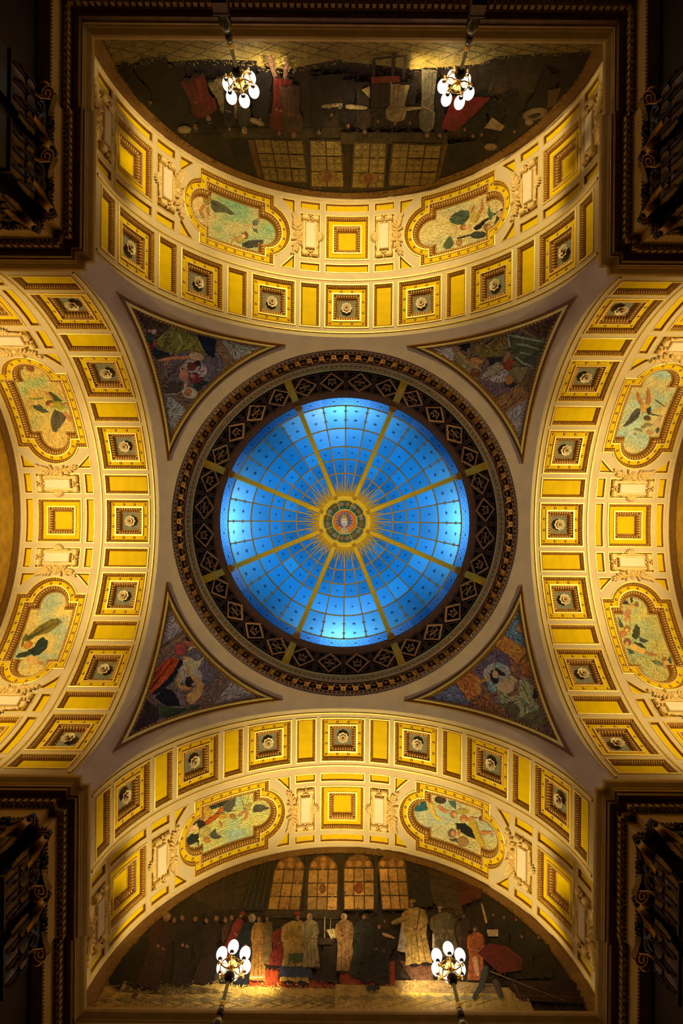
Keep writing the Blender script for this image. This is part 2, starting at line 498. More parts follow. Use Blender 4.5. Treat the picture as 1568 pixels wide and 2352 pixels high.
MESH = {}
def sq_coffer(key, R, yc, hw, hh, rosette):
    pf = rectf(hw, hh)
    d = {}
    b2 = MB(bend(R, yc))
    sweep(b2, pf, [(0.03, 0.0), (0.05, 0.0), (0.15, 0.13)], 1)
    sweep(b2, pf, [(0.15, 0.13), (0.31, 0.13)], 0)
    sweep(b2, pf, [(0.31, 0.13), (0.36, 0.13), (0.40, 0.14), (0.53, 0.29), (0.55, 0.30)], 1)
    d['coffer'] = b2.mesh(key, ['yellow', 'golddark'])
    b2 = MB(bend(R, yc)); sweep(b2, pf, [(-0.012, 0.0), (-0.012, -0.03), (0.0, -0.035), (0.035, -0.035), (0.045, -0.02), (0.045, 0.01)])
    d['outer_fillet'] = b2.mesh('outer_fillet', ['goldhi'])
    b2 = MB(bend(R, yc)); sweep(b2, pf, [(0.305, 0.13), (0.305, 0.085), (0.355, 0.085), (0.36, 0.14)])
    d['inner_fillet'] = b2.mesh('inner_fillet', ['goldhi'])
    b2 = MB(bend(R, yc)); beads(b2, pf, (0.055, 0.01), (0.135, 0.115), 0.075, 0.030, 0.035, seg=6)
    beads(b2, pf, (0.03, -0.0), (0.07, 0.02), 0.05, 0.018, 0.02, seg=5, mid=False)
    d['leaf_moulding'] = b2.mesh('leaf_moulding', ['gold'])
    b2 = MB(bend(R, yc)); beads(b2, pf, (0.39, 0.135), (0.50, 0.26), 0.095, 0.042, 0.05, seg=8, frac=0.55)
    beads(b2, pf, (0.51, 0.27), (0.56, 0.30), 0.055, 0.022, 0.025, seg=5, mid=False)
    d['gadroon_moulding'] = b2.mesh('gadroon_moulding', ['gold'])
    b2 = MB(bend(R, yc)); fill(b2, pf(0.54), 0.295, 0, 0.3)
    d['coffer_ground'] = b2.mesh('coffer_ground', ['floorgrey' if rosette else 'yellow'])
    if rosette:
        b2 = MB(bend(R, yc))
        for ring, (n, r0, r1, z0, z1, wd) in enumerate(((8, 0.05, 0.215, 0.23, 0.15, 0.085), (8, 0.02, 0.12, 0.17, 0.11, 0.05))):
            for k in range(n):
                a = 2 * pi * (k + 0.5 * ring) / n
                u = Vector((cos(a), sin(a), 0)); v = Vector((-sin(a), cos(a), 0))
                rows = []
                for q in range(5):
                    f = q / 4; r = r0 + (r1 - r0) * f
                    ww = wd * sin(pi * min(0.93, 0.22 + 0.62 * f)) * (0.55 if q == 4 else 1)
                    z = z0 + (z1 - z0) * sin(f * pi * 0.62)
                    rows.append([u * r + v * (ww * s) + Vector((0, 0, z + (0.0 if s else 0.028))) for s in (-1, -0.5, 0, 0.5, 1)])
                b2.grid(rows, 0, smooth=True)
        b2.lathe([(0.10, 0.30), (0.07, 0.22), (0.05, 0.18)], 8, 1)
        b2.dome((0, 0, 0.15), (1, 0, 0), (0, 1, 0), (0, 0, -1), 0.04, 0.04, 0.05, 8, 1)
        d['rosette'] = b2.mesh('rosette', ['petal', 'golddark'])
        b2 = MB(bend(R, yc)); o = 0.23; xs = [-(hw - o) + 2 * (hw - o) * k / 3 for k in range(4)]; ys = [-(hh - o) + 2 * (hh - o) * k / 3 for k in range(4)]
        for i in range(4):
            for j in range(4):
                if i in (0, 3) or j in (0, 3):
                    b2.dome((xs[i], ys[j], 0.13), (1, 0, 0), (0, 1, 0), (0, 0, -1), 0.055, 0.055, 0.02, 8, 0)
                    b2.dome((xs[i], ys[j], 0.112), (1, 0, 0), (0, 1, 0), (0, 0, -1), 0.030, 0.030, 0.028, 6, 1)
        d['studs'] = b2.mesh('studs', ['golddark', 'goldhi'])
    MESH[key] = d
sq_coffer('fsq', RF, YB, HSQ, 0.865, True)
sq_coffer('wsq', RW, (YM0 + YM1) / 2, HSQ, (YM1 - YM0) / 2, False)

def nr_panel(key, R, yc, hw, hh):
    pf = rectf(hw, hh, 4, 3); d = {}
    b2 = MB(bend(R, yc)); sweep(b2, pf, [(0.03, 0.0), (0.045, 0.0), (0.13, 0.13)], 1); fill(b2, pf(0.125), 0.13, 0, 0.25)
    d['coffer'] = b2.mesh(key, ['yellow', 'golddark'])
    b2 = MB(bend(R, yc)); sweep(b2, pf, [(-0.012, 0.0), (-0.012, -0.03), (0.0, -0.035), (0.03, -0.035), (0.04, -0.02), (0.04, 0.01)])
    d['outer_fillet'] = b2.mesh('outer_fillet', ['goldhi'])
    b2 = MB(bend(R, yc)); beads(b2, pf, (0.045, 0.01), (0.115, 0.115), 0.07, 0.028, 0.032, seg=6)
    beads(b2, pf, (0.03, -0.0), (0.06, 0.02), 0.05, 0.018, 0.02, seg=5, mid=False)
    d['leaf_moulding'] = b2.mesh('leaf_moulding', ['gold'])
    MESH[key] = d
nr_panel('fnr', RF, YB, HNR, 0.865)

def slim(key, R, yc, pf, mtl='yellow'):
    b2 = MB(bend(R, yc)); sweep(b2, pf, [(0.02, 0.0), (0.05, 0.055), (0.07, 0.06)], 1)
    q = pf(0.065); fill(b2, q, 0.06, 0, 0.25)
    d = {'coffer': b2.mesh(key, [mtl, 'golddark'])}
    b2 = MB(bend(R, yc)); sweep(b2, pf, [(-0.01, 0.0), (-0.008, -0.02), (0.02, -0.02), (0.026, 0.015)])
    d['outer_fillet'] = b2.mesh('outer_fillet', ['goldhi'])
    MESH[key] = d
for i, (a, b2_) in enumerate(YSL):
    slim('slsq%d' % i, RW, (a + b2_) / 2, rectf(HSQ, (b2_ - a) / 2))
    slim('slnr%d' % i, RW, (a + b2_) / 2, rectf(HNR, (b2_ - a) / 2, 4, 2))
for i, sx in enumerate((1, -1)):
    for j, sy in enumerate((1, -1)):
        slim('tri%d%d' % (i, j), RW, YC, polyf(tri_path(sx, sy)))

def spiral(b2, c, ux, uy, r0, turns, rad, m=0, n=26, start=0.0):
    pts = []; rr = []
    for k in range(n + 1):
        f = k / n; a = start + turns * 2 * pi * f; r = r0 * (1 - 0.85 * f)
        pts.append(Vector(c) + Vector(ux) * (r * cos(a)) + Vector(uy) * (r * sin(a))); rr.append(rad * (1 - 0.5 * f))
    b2.tube(pts, rr, 6, m)

def cartouche(key, sg):
    """scrolled strapwork cartouche; the shell is on the -s side when sg=1"""
    R, yc = RW, (YM0 + YM1) / 2
    B = lambda: MB(bend(R, yc)); d = {}
    pf = rectf(HNR, (YM1 - YM0) / 2, 4, 3)
    b2 = B(); sweep(b2, pf, [(0.02, 0.0), (0.05, 0.07)], 1); fill(b2, pf(0.045), 0.07, 0, 0.25)
    d['coffer'] = b2.mesh(key, ['stucco', 'golddark'])
    b2 = B(); sweep(b2, pf, [(-0.01, 0.0), (-0.008, -0.02), (0.02, -0.02), (0.026, 0.015)]); d['outer_fillet'] = b2.mesh('outer_fillet', ['goldhi'])
    b2 = B(); pr = rectf(0.30, 0.66, 3, 4)
    sweep(b2, pr, [(0.0, 0.07), (0.0, -0.01), (0.03, -0.03), (0.10, -0.03), (0.12, 0.0)])
    for s in (-1, 1):
        b2.tube([(s * 0.285, -0.5, -0.01), (s * 0.31, -0.3, -0.04), (s * 0.285, 0, -0.05), (s * 0.31, 0.3, -0.04), (s * 0.285, 0.5, -0.01)], [0.03, 0.05, 0.035, 0.05, 0.03], 6)
    d['strapwork'] = b2.mesh('strapwork', ['stucco'])
    b2 = B(); pr = rectf(0.185, 0.49, 2, 4); sweep(b2, pr, [(0.0, 0.05), (0.0, -0.10), (0.025, -0.12)]); fill(b2, pr(0.025), -0.12, 0, 0.3)
    d['plaque'] = b2.mesh('plaque', ['plaque'])
    k = 0
    for sx in (-1, 1):
        for sy in (-1, 1):
            b2 = B(); cx, cy = sx * 0.215, sy * 0.70
            rows = []
            for q in range(13):
                a = 2 * pi * q / 12
                rows.append([(cx + e, cy + 0.115 * cos(a), -0.06 + 0.115 * sin(a)) for e in (-0.10, 0.10)])
            b2.grid(rows, 0, smooth=True)
            for e in (-0.10, 0.10):
                spiral(b2, (cx + e, cy, -0.06), (0, sy, 0), (0, 0, 1), 0.115, 1.6, 0.022, 1, start=pi / 2)
                b2.fc([b2.vt((cx + e, cy + 0.108 * cos(2 * pi * q / 10), -0.06 + 0.108 * sin(2 * pi * q / 10))) for q in range(10)], 0)
            d['scroll%d' % k] = b2.mesh('scroll', ['stucco', 'goldhi']); k += 1
    for i, sy in enumerate((-1, 1)):
        b2 = B()
        for q in range(5):
            a = 2 * pi * q / 5 + pi / 2 * sy
            b2.dome((0.085 * cos(a), sy * 0.70 + 0.085 * sin(a), -0.10), (cos(a), sin(a), 0), (-sin(a), cos(a), 0), (0, 0, -1), 0.085, 0.035, 0.045, 6)
        b2.dome((0, sy * 0.70, -0.12), (1, 0, 0), (0, 1, 0), (0, 0, -1), 0.035, 0.035, 0.06, 7, 1)
        d['fleuron%d' % i] = b2.mesh('fleuron', ['stucco', 'golddark'])
    b2 = B(); cx = -0.33 * sg
    for q in range(7):
        a = pi + radians(-75 + 25 * q) if sg > 0 else radians(-75 + 25 * q)
        b2.dome((cx + 0.12 * cos(a), 0.12 * sin(a), -0.07), (cos(a), sin(a), 0), (-sin(a), cos(a), 0), (0, 0, -1), 0.12, 0.030, 0.05, 6)
    for s in (-1, 1): b2.dome((cx + 0.02 * sg, s * 0.12, -0.06), (1, 0, 0), (0, 1, 0), (0, 0, -1), 0.06, 0.06, 0.06, 8)
    b2.dome((cx, 0, -0.09), (1, 0, 0), (0, 1, 0), (0, 0, -1), 0.045, 0.045, 0.05, 8)
    d['shell'] = b2.mesh('shell', ['stucco'])
    b2 = B(); cx = 0.50 * sg
    b2.dome((cx, 0, 0.02), (1, 0, 0), (0, 1, 0), (0, 0, -1), 0.20, 0.15, 0.19, 12)
    b2.dome((cx + 0.02 * sg, 0, -0.14), (1, 0, 0), (0, 1, 0), (0, 0, -1), 0.06, 0.03, 0.07, 6)
    for s in (-1, 1): b2.dome((cx + 0.06 * sg, s * 0.06, -0.13), (1, 0, 0), (0, 1, 0), (0, 0, -1), 0.025, 0.03, 0.035, 6)
    for s in (-1, 1): b2.dome((cx - 0.14 * sg, s * 0.12, -0.02), (1, 0, 0), (0, 1, 0), (0, 0, -1), 0.06, 0.06, 0.08, 8)
    d['mask'] = b2.mesh('mask', ['stucco'])
    for i, sy in enumerate((-1, 1)):
        b2 = B()
        rg = random.Random(5 + i)
        for q in range(6):
            f = q / 5; y = sy * (0.17 + 0.50 * f); x = cx + sg * (0.02 + 0.16 * f * f)
            for s in (-1, 1):
                a = atan2(sy * (0.5 + 0.9 * f), s * (1.0 - 0.4 * f)) + rg.uniform(-0.25, 0.25)
                l = 0.15 * (1 - 0.30 * f)
                b2.dome((x + 0.75 * l * cos(a), y + 0.75 * l * sin(a), -0.02 - 0.05 * rg.random()), (cos(a), sin(a), 0), (-sin(a), cos(a), 0), (0.3 * cos(a), 0.3 * sin(a), -1), l, 0.05, 0.10, 6)
            b2.dome((x, y, -0.08), (1, 0, 0), (0, 1, 0), (0, 0, -1), 0.04, 0.055, 0.07, 6)
        d['leaf_garland%d' % i] = b2.mesh('leaf_garland', ['stucco'])
    MESH[key] = d
cartouche('carA', 1); cartouche('carB', -1)

STUFF = {'leaf_moulding', 'gadroon_moulding', 'studs'}
NAMES = {'fsq': 'rosette_coffer', 'fnr': 'narrow_panel', 'wsq': 'square_coffer', 'carA': 'cartouche', 'carB': 'cartouche'}
def place(key, vault, phi, name=None):
    root = None
    d = MESH[key]
    nm = name or NAMES.get(key) or ('corner_panel' if key.startswith('tri') else 'slim_panel')
    root = ob(nm, d['coffer'], vault, RY(phi))
    for part, me in d.items():
        if part == 'coffer': continue
        ob(part.rstrip('0123456789'), me, root, None, stuff=part in STUFF)
    return root

vm = vault_mesh()
def arc_sweep(R, prof, n=60):
    b2 = MB()
    b2.grid([[((R + d) * sin(-pi / 2 + pi * k / n), y, (R + d) * cos(-pi / 2 + pi * k / n)) for k in range(n + 1)] for y, d in prof], 0, smooth=False)
    return b2
fil = [arc_sweep(RF, [(7.485, 0.0), (7.487, -0.03), (7.50, -0.04), (7.53, -0.04), (7.545, -0.02), (7.55, 0.0)]).mesh('gilt_fillet', ['goldhi']),
       arc_sweep(RF, [(9.555, 0.0), (9.56, -0.03), (9.575, -0.04), (9.61, -0.04), (9.625, -0.02), (9.63, 0.03)]).mesh('gilt_fillet', ['goldhi']),
       arc_sweep(RW, [(12.78, 0.0), (12.785, -0.02), (12.80, -0.025), (12.815, -0.02), (12.82, 0.0)]).mesh('gilt_fillet', ['stucco'])]
VL = {'top': 'coffered barrel vault with gilded panels above the upside-down lunette mural at the top',
      'left': 'coffered barrel vault with gilded panels cut off by the left edge of the picture',
      'bottom': 'coffered barrel vault with gilded panels above the upright lunette mural at the bottom',
      'right': 'coffered barrel vault with gilded panels cut off by the right edge of the picture'}
VM = {}
for nm, th in ARCH.items():
    mtx = T((0, 0, ZS)) @ RZ(th); VM[nm] = mtx
    v = top(ob('ceiling_vault', vm, None, mtx), VL[nm], 'vault', kind='structure')
    for me in fil: ob('gilt_fillet', me, v)
    for m, t in FRONT: place('fsq' if t == 'sq' else 'fnr', v, m * MOD)
    for m, t in WIDE:
        if t == 'sq': place('wsq', v, m * MOD)
        else:
            flip = (abs(m) == 5) != (m < 0)
            place('carB' if flip else 'carA', v, m * MOD)
        for i in range(2): place('sl%s%d' % (t, i), v, m * MOD)
    for m in (-3, 3):
        for i in range(2):
            for j in range(2): place('tri%d%d' % (i, j), v, m * MOD)

# ------------------------------------------------------------------ pendentives (one sphere through the four arches)
RS2 = Y0 * Y0 + RF * RF; RS = sqrt(RS2)
def sph(x, y, off=0.0):
    """point of the pendentive sphere above plan (x, y), moved off metres into the hall"""
    r2 = x * x + y * y
    z = sqrt(max(0.0, RS2 - r2)); k = (RS - off) / RS
    return Vector((x * k, y * k, ZS + z * k))
RR = 7.0
mb = MB(); rows = []
NA = 384
for k in range(NA):
    a = 2 * pi * k / NA
    rm = min(Y0 / max(abs(cos(a)), abs(sin(a))), RS - 0.00001)
    if rm < RR + 0.01: rm = RR + 0.01
    t0, t1 = math.asin(RR / RS), math.asin(rm / RS)
    rows.append([sph(RS * sin(t0 + (t1 - t0) * j / 40) * cos(a), RS * sin(t0 + (t1 - t0) * j / 40) * sin(a)) for j in range(41)])
    q_ = rows[-1][-1].copy(); q_.z -= 0.75 if rm > RS - 0.01 else 0.0; rows[-1].append(q_)
rows.append(rows[0]); mb.grid(rows, 0, smooth=True)
CEIL = top(ob('ceiling', mb.mesh('pendentives', ['stone'])), 'plain cream pendentive surface joining the four arches to the dome ring', 'ceiling', kind='structure')

# ------------------------------------------------------------------ dome ring cornice
def rev(name, prof, m, parent, seg=128, smooth=False):
    b2 = MB(); b2.lathe([(r, H + z) for r, z in prof], seg, 0, smooth=smooth)
    return ob(name, b2.mesh(name, [m]), parent)
mb = MB(); mb.lathe([(7.02, H + 22.80), (6.97, H + 22.85), (6.97, H + 22.93), (6.93, H + 22.94), (6.93, H + 23.02), (6.85, H + 23.10), (6.85, H + 23.20)], 128, 0, smooth=False)
RING = top(ob('trim_2', mb.mesh('dome_ring', ['stone'])), 'round moulded cornice with little brackets and rosettes at the foot of the dome', 'cornice', kind='structure')
rev('bracket_soffit', [(6.85, 23.20), (6.60, 23.24), (6.60, 23.33), (6.565, 23.34)], 'brown', RING)
rev('pale_fillet', [(6.565, 23.34), (6.55, 23.40), (6.52, 23.42), (6.515, 23.50)], 'stucco', RING)
rev('leaf_cyma', [(6.515, 23.50), (6.50, 23.56), (6.44, 23.66), (6.43, 23.70)], 'gold', RING)
rev('gilt_fillet', [(6.43, 23.70), (6.41, 23.71), (6.405, 23.78), (6.40, 23.92)], 'goldhi', RING)
def ringbeads(name, n, r, z, rt, rr_, rz, nr, m, off=0.0):
    b2 = MB()
    for k in range(n):
        a = 2 * pi * (k + off) / n; u = Vector((cos(a), sin(a), 0)); v = Vector((-sin(a), cos(a), 0))
        nn = (u * nr[0] + Vector((0, 0, nr[1]))).normalized(); cr = v.cross(nn)
        b2.dome(u * r + Vector((0, 0, H + z)), v, cr, nn, rt, rr_, rz, 5, 0)
    return ob(name, b2.mesh(name, [m]), RING, stuff=True)
ringbeads('bead_row', 360, 6.955, 22.94, 0.035, 0.04, 0.04, (-0.6, -0.8), 'golddark')
ringbeads('egg_row', 240, 6.89, 23.06, 0.055, 0.055, 0.05, (-0.6, -0.8), 'golddark')
ringbeads('leaf_row', 200, 6.475, 23.58, 0.07, 0.09, 0.05, (-0.8, -0.6), 'gold')
NB = 84
b2 = MB(); b2.box((6.62, -0.10, H + 23.10), (6.83, 0.10, H + 23.235)); b2.box((6.64, -0.075, H + 23.06), (6.80, 0.075, H + 23.10))
b2.dome((6.74, 0, H + 23.06), (1, 0, 0), (0, 1, 0), (0, 0, -1), 0.05, 0.05, 0.03, 6)
brk = b2.mesh('bracket', ['golddark'])
b2 = MB(); b2.box((6.645, -0.095, H + 23.19), (6.82, 0.095, H + 23.235), 0)
for q in range(6):
    a = q * pi / 3; b2.dome((6.73 + 0.045 * cos(a), 0.045 * sin(a), H + 23.19), (cos(a), sin(a), 0), (-sin(a), cos(a), 0), (0, 0, -1), 0.035, 0.02, 0.02, 5, 1)
ros = b2.mesh('ring_rosette', ['iron', 'golddark'])
for k in range(NB):
    ob('bracket', brk, RING, RZ(2 * pi * k / NB)); ob('ring_rosette', ros, RING, RZ(2 * pi * (k + 0.5) / NB))

# ------------------------------------------------------------------ iron frieze with lozenges below the glass
mb = MB(); mb.lathe([(6.40, H + 23.92), (5.80, H + 25.02)], 128, 0, smooth=False)
FRZ = top(ob('dome_frieze', mb.mesh('frieze_ground', ['iron'])), 'black iron frieze ring with gilt lozenge frames below the blue glass dome', 'frieze')
def cone(p):
    """flat frieze panel coordinates: x along the ring (m at mid height), t 0..1 up, d proud"""
    x, t, d = p
    r = 6.40 - 0.60 * t - d * 0.88; z = H + 23.92 + 1.10 * t - d * 0.48
    a = x / 6.10
    return (r * cos(a), r * sin(a), z)
PW = 2 * pi * 6.10 / 32
def bar(b2, p, q, wd, h, m=0, asp=1.25):
    p = Vector(p); q = Vector(q); d = Vector((q.x - p.x, (q.y - p.y) * asp)).normalized(); n = Vector((-d.y, d.x / asp)) * wd
    n = Vector((-d.y * wd, d.x * wd / asp))
    for a, c in ((0, 1),):
        pts = [(p.x - n.x, p.y - n.y, 0.0), (q.x - n.x, q.y - n.y, 0.0), (q.x + n.x, q.y + n.y, 0.0), (p.x + n.x, p.y + n.y, 0.0)]
        lo = [b2.vt(v) for v in pts]; hi = [b2.vt((v[0], v[1], h)) for v in pts]
        b2.fc(hi, m)
        for k in range(4): b2.fc((lo[k], lo[(k + 1) % 4], hi[(k + 1) % 4], hi[k]), m)
LZ = [(0, 0.06), (0.50, 0.5), (0, 0.94), (-0.50, 0.5)]
b2 = MB(cone)
for k in range(4): bar(b2, LZ[k], LZ[(k + 1) % 4], 0.028, 0.07)
for k in range(4):
    a, c = Vector(LZ[k]), Vector(LZ[(k + 1) % 4])
    for q in range(1, 6):
        p = a.lerp(c, q / 6) * 0.93 + Vector((0, 0.035)); b2.dome((p.x, p.y, 0.03), (1, 0, 0), (0, 0.8, 0), (0, 0, 1), 0.028, 0.028, 0.03, 5)
lzm = b2.mesh('lozenge_frame', ['lozenge'])
b2 = MB(cone)
for k in range(4):
    a = pi / 2 * k + pi / 4
    for s in (-1, 1):
        pts = []
        for q in range(9):
            f = q / 8; r = 0.05 + 0.24 * f; aa = a + s * 0.55 * sin(f * pi)
            pts.append((r * cos(aa) * 1.1, 0.5 + r * sin(aa) * 0.85, 0.03))
        b2.tube(pts, 0.012, 4)
    b2.dome((0.30 * cos(a), 0.5 + 0.26 * sin(a), 0.02), (1, 0, 0), (0, .8, 0), (0, 0, 1), 0.035, 0.035, 0.03, 6)
    a = pi / 2 * k
    b2.tube([(0.05 * cos(a), 0.5 + 0.04 * sin(a), 0.03), (0.24 * cos(a), 0.5 + 0.2 * sin(a), 0.03)], 0.012, 4)
b2.dome((0, 0.5, 0.02), (1, 0, 0), (0, .8, 0), (0, 0, 1), 0.04, 0.04, 0.04, 7)
scr = b2.mesh('scroll_ornament', ['lozenge'])
b2 = MB(cone)
cp = [(-0.13, 0.36), (0.13, 0.36), (0.17, 0.62), (0.08, 0.52), (0, 0.66), (-0.08, 0.52), (-0.17, 0.62)]
for k in range(7): bar(b2, cp[k], cp[(k + 1) % 7], 0.014, 0.04)
bar(b2, (-0.13, 0.42), (0.13, 0.42), 0.012, 0.04)
for x, y in ((-0.17, 0.64), (0, 0.68), (0.17, 0.64)): b2.dome((x, y, 0.02), (1, 0, 0), (0, .8, 0), (0, 0, 1), 0.025, 0.025, 0.04, 6)
b2.dome((0, 0.48, 0.02), (1, 0, 0), (0, .8, 0), (0, 0, 1), 0.03, 0.03, 0.04, 6, 1)
crn = b2.mesh('crown_ornament', ['lozenge', 'brown'])
b2 = MB(cone)
for x in (-0.035, 0.035): bar(b2, (x, 0.0), (x, 1.0), 0.014, 0.05)
sep = b2.mesh('panel_bar', ['brown'])
crnr = []
for sx in (-1, 1):
    for y0, y1 in ((0.06, 0.36), (0.94, 0.64)):
        b2 = MB(cone)
        bar(b2, (sx * 0.13, y0), (sx * 0.52, y0), 0.010, 0.03); bar(b2, (sx * 0.52, y0), (sx * 0.52, y1), 0.010, 0.03); bar(b2, (sx * 0.52, y1), (sx * 0.13, y0), 0.010, 0.03)
        crnr.append(b2.mesh('corner_frame', ['brown']))
b2 = MB(cone)
bar(b2, (0, 0.0), (0, 1.0), 0.155, 0.06)
for x in (-0.12, -0.04, 0.04, 0.12): b2.tube([(x, 0.0, 0.06), (x, 1.0, 0.06)], 0.028, 6)
frb = b2.mesh('frieze_rib', ['rib'])
for k in range(32):
    a = 2 * pi * (k + 0.5) / 32 + pi / 8
    lz = ob('lozenge_frame', lzm, FRZ, RZ(a))
    ob('crown_ornament' if k % 2 else 'scroll_ornament', crn if k % 2 else scr, lz)
    for me in crnr: ob('corner_frame', me, FRZ, RZ(a))
    if k % 4 == 0: ob('frieze_rib', frb, FRZ, RZ(a - pi / 32))
    else: ob('panel_bar', sep, FRZ, RZ(a - pi / 32))
b2 = MB(); b2.lathe([(5.80, H + 25.02), (5.77, H + 25.03), (5.77, H + 25.08), (5.72, H + 25.10), (5.72, H + 25.22), (5.67, H + 25.24), (5.66, H + 25.34), (5.63, H + 25.36), (5.62, H + 25.46), (5.60, H + 25.47), (5.60, H + 25.56)], 128)
ob('brown_ring_moulding', b2.mesh('brown_ring_moulding', ['brown']), FRZ)

# ------------------------------------------------------------------ the glass dome
GC, GR = H + 24.71, 5.655
def dome_pt(a, th, off=0.0):
    r = GR - off
    return Vector((r * sin(th) * cos(a), r * sin(th) * sin(a), GC + r * cos(th)))
def th_of(px):
    lo, hi = 0.0, pi / 2 - 0.02
    for _ in range(50):
        m = (lo + hi) / 2
        if F_PX * GR * sin(m) / (GC - H + GR * cos(m)) < px: lo = m
        else: hi = m
    return lo
TH = [th_of(p) for p in (287.5, 269, 216, 173.5, 144, 112, 84, 52)]
DOME = thing('glass_dome', 'blue leaded glass dome with eight golden ribs around a sun medallion', 'dome', T((0, 0, H + 25.5)))
SA = 2 * pi / 32
def star(b2, a, th, r, m):
    c = dome_pt(a, th, 0.012); e1 = Vector((-sin(a), cos(a), 0)); e2 = (dome_pt(a, th - 0.01) - dome_pt(a, th)).normalized()
    ids = [b2.vt(c + e1 * (cos(k * pi / 8) * (r if k % 2 == 0 else r * 0.28)) + e2 * (sin(k * pi / 8) * (r if k % 2 == 0 else r * 0.28))) for k in range(16)]
    cc = b2.vt(c)
    for k in range(16): b2.fc((ids[k], ids[(k + 1) % 16], cc), m)
pm = []
for i in range(7):
    b2 = MB(); g_ = 0.02 / GR
    t0, t1 = TH[i], TH[i + 1]
    b2.grid([[dome_pt(-SA / 2 + SA * u / 4, t0 + (t1 - t0) * v / 5) for u in range(5)] for v in range(6)], 0, smooth=True)
    if i == 0:
        tm = (t0 + t1) / 2
        star(b2, 0, tm, 0.10, 2)
        b2.dome(dome_pt(0, tm, 0.01), (0, 1, 0), (0, 0, 1), (-1, 0, 0), 0.085, 0.085, 0.006, 8, 3)
        for s in (-1, 1):
            for q, (aa, tt) in enumerate(((0.028, 0.3), (0.028, -0.3), (0.05, 0.0), (0.066, 0.35), (0.066, -0.35), (0.083, 0.0))):
                c = dome_pt(s * aa, tm + tt * (t0 - t1) * 0.7, 0.012)
                b2.dome(c, (0, 0.7 * s, 0.7), (0, -0.7 * s, 0.7), (-1, 0, 0), 0.085, 0.035, 0.004, 6, 1)
    elif i == 1:
        for f in (0.28, 0.68): star(b2, 0, t0 + (t1 - t0) * f, 0.16, 1)
    elif i < 5:
        star(b2, 0, (t0 + t1) / 2, 0.105 if i < 3 else 0.085, 1)
    pm.append(b2.mesh('glass_pane', (['paneb', 'leafb', 'star', 'dotb'] if i == 0 else ['pane', 'star'])))
for k in range(32):
    for i in range(7):
        if i >= 5 and False: continue
        ob('glass_pane', pm[i], DOME, T((0, 0, -(H + 25.5))) @ RZ(SA * (k + 0.5) + pi / 8))
DI = T((0, 0, -(H + 25.5)))
def curvebar(th0, th1, wd, hgt, n=24, offs=0.0):
    b2 = MB(); rows = []
    for k in range(n + 1):
        th = th0 + (th1 - th0) * k / n; c = dome_pt(0, th, offs); ci = dome_pt(0, th, offs + hgt)
        sc = 1.0
        rows.append([c + Vector((0, -wd, 0)), ci + Vector((0, -wd * 0.8, 0)), ci + Vector((0, wd * 0.8, 0)), c + Vector((0, wd, 0))])
    b2.grid(rows); return b2
b2 = curvebar(TH[1], TH[7], 0.030, 0.05)
for f in (0.28, 0.68):
    th = TH[1] + (TH[2] - TH[1]) * f; star(b2, 0, th, 0.16, 1)
    c = dome_pt(0, th, 0.04); n3 = (dome_pt(0, th, 1) - dome_pt(0, th, 0)); b2.dome(c, (0, 1, 0), Vector((0, 1, 0)).cross(n3), n3, 0.06, 0.12, 0.03, 4)
mer = b2.mesh('glazing_bar', ['muntin', 'star'])
b2 = curvebar(TH[0] + 0.02, TH[7] - 0.02, 0.125, 0.10)
for x in (-0.075, 0.0, 0.075):
    b2.tube([dome_pt(0, TH[0] + (TH[7] - TH[0]) * k / 24, 0.10) + Vector((0, x, 0)) for k in range(25)], 0.028, 6)
ribm = b2.mesh('dome_rib', ['rib'])
b2 = MB(); b2.dome((0, 0, 0), (0, 1, 0), (0, 0, 1), (-1, 0, 0), 0.075, 0.095, 0.05, 4); knot = b2.mesh('bar_knot', ['muntin'])
b2 = MB(); c = dome_pt(0, TH[0], 0.1)
b2.box((c.x - 0.12, -0.16, c.z - 0.16), (c.x + 0.1, 0.16, c.z + 0.16)); b2.dome((c.x - 0.12, 0, c.z), (0, 1, 0), (0, 0, 1), (-1, 0, 0), 0.09, 0.09, 0.08, 8)
ribboss = b2.mesh('rib_boss', ['gold'])
for k in range(32):
    a = SA * k + pi / 8
    if k % 4 == 0:
        ob('dome_rib', ribm, DOME, DI @ RZ(a)); ob('rib_boss', ribboss, DOME, DI @ RZ(a))
    else:
        br = ob('glazing_bar', mer, DOME, DI @ RZ(a))
        for i in range(1, 6):
            c = dome_pt(0, TH[i], 0.045)
            ob('bar_knot', knot, br, T(c) @ RY(TH[i] - pi / 2))
for i in range(1, 6):
    b2 = MB(); wd = 0.022 / GR
    b2.lathe([((GR - o) * sin(TH[i] + s * wd * 1.3), GC + (GR - o) * cos(TH[i] + s * wd * 1.3)) for s, o in ((-1, 0), (-0.8, 0.045), (0.8, 0.045), (1, 0))], 128, 0, smooth=False)
    rb = ob('ring_bar', b2.mesh('ring_bar', ['muntin']), DOME, DI)
    b2 = MB()
    for k in range(32):
        a = SA * (k + 0.5) + pi / 8; n3 = dome_pt(a, TH[i], 1) - dome_pt(a, TH[i], 0); e1 = Vector((-sin(a), cos(a), 0))
        b2.dome(dome_pt(a, TH[i], 0.04), e1, e1.cross(n3), n3, 0.08, 0.05, 0.03, 4)
    ob('bar_studs', b2.mesh('bar_studs', ['muntin']), rb, stuff=True)
# flame-shaped rays painted round the oculus

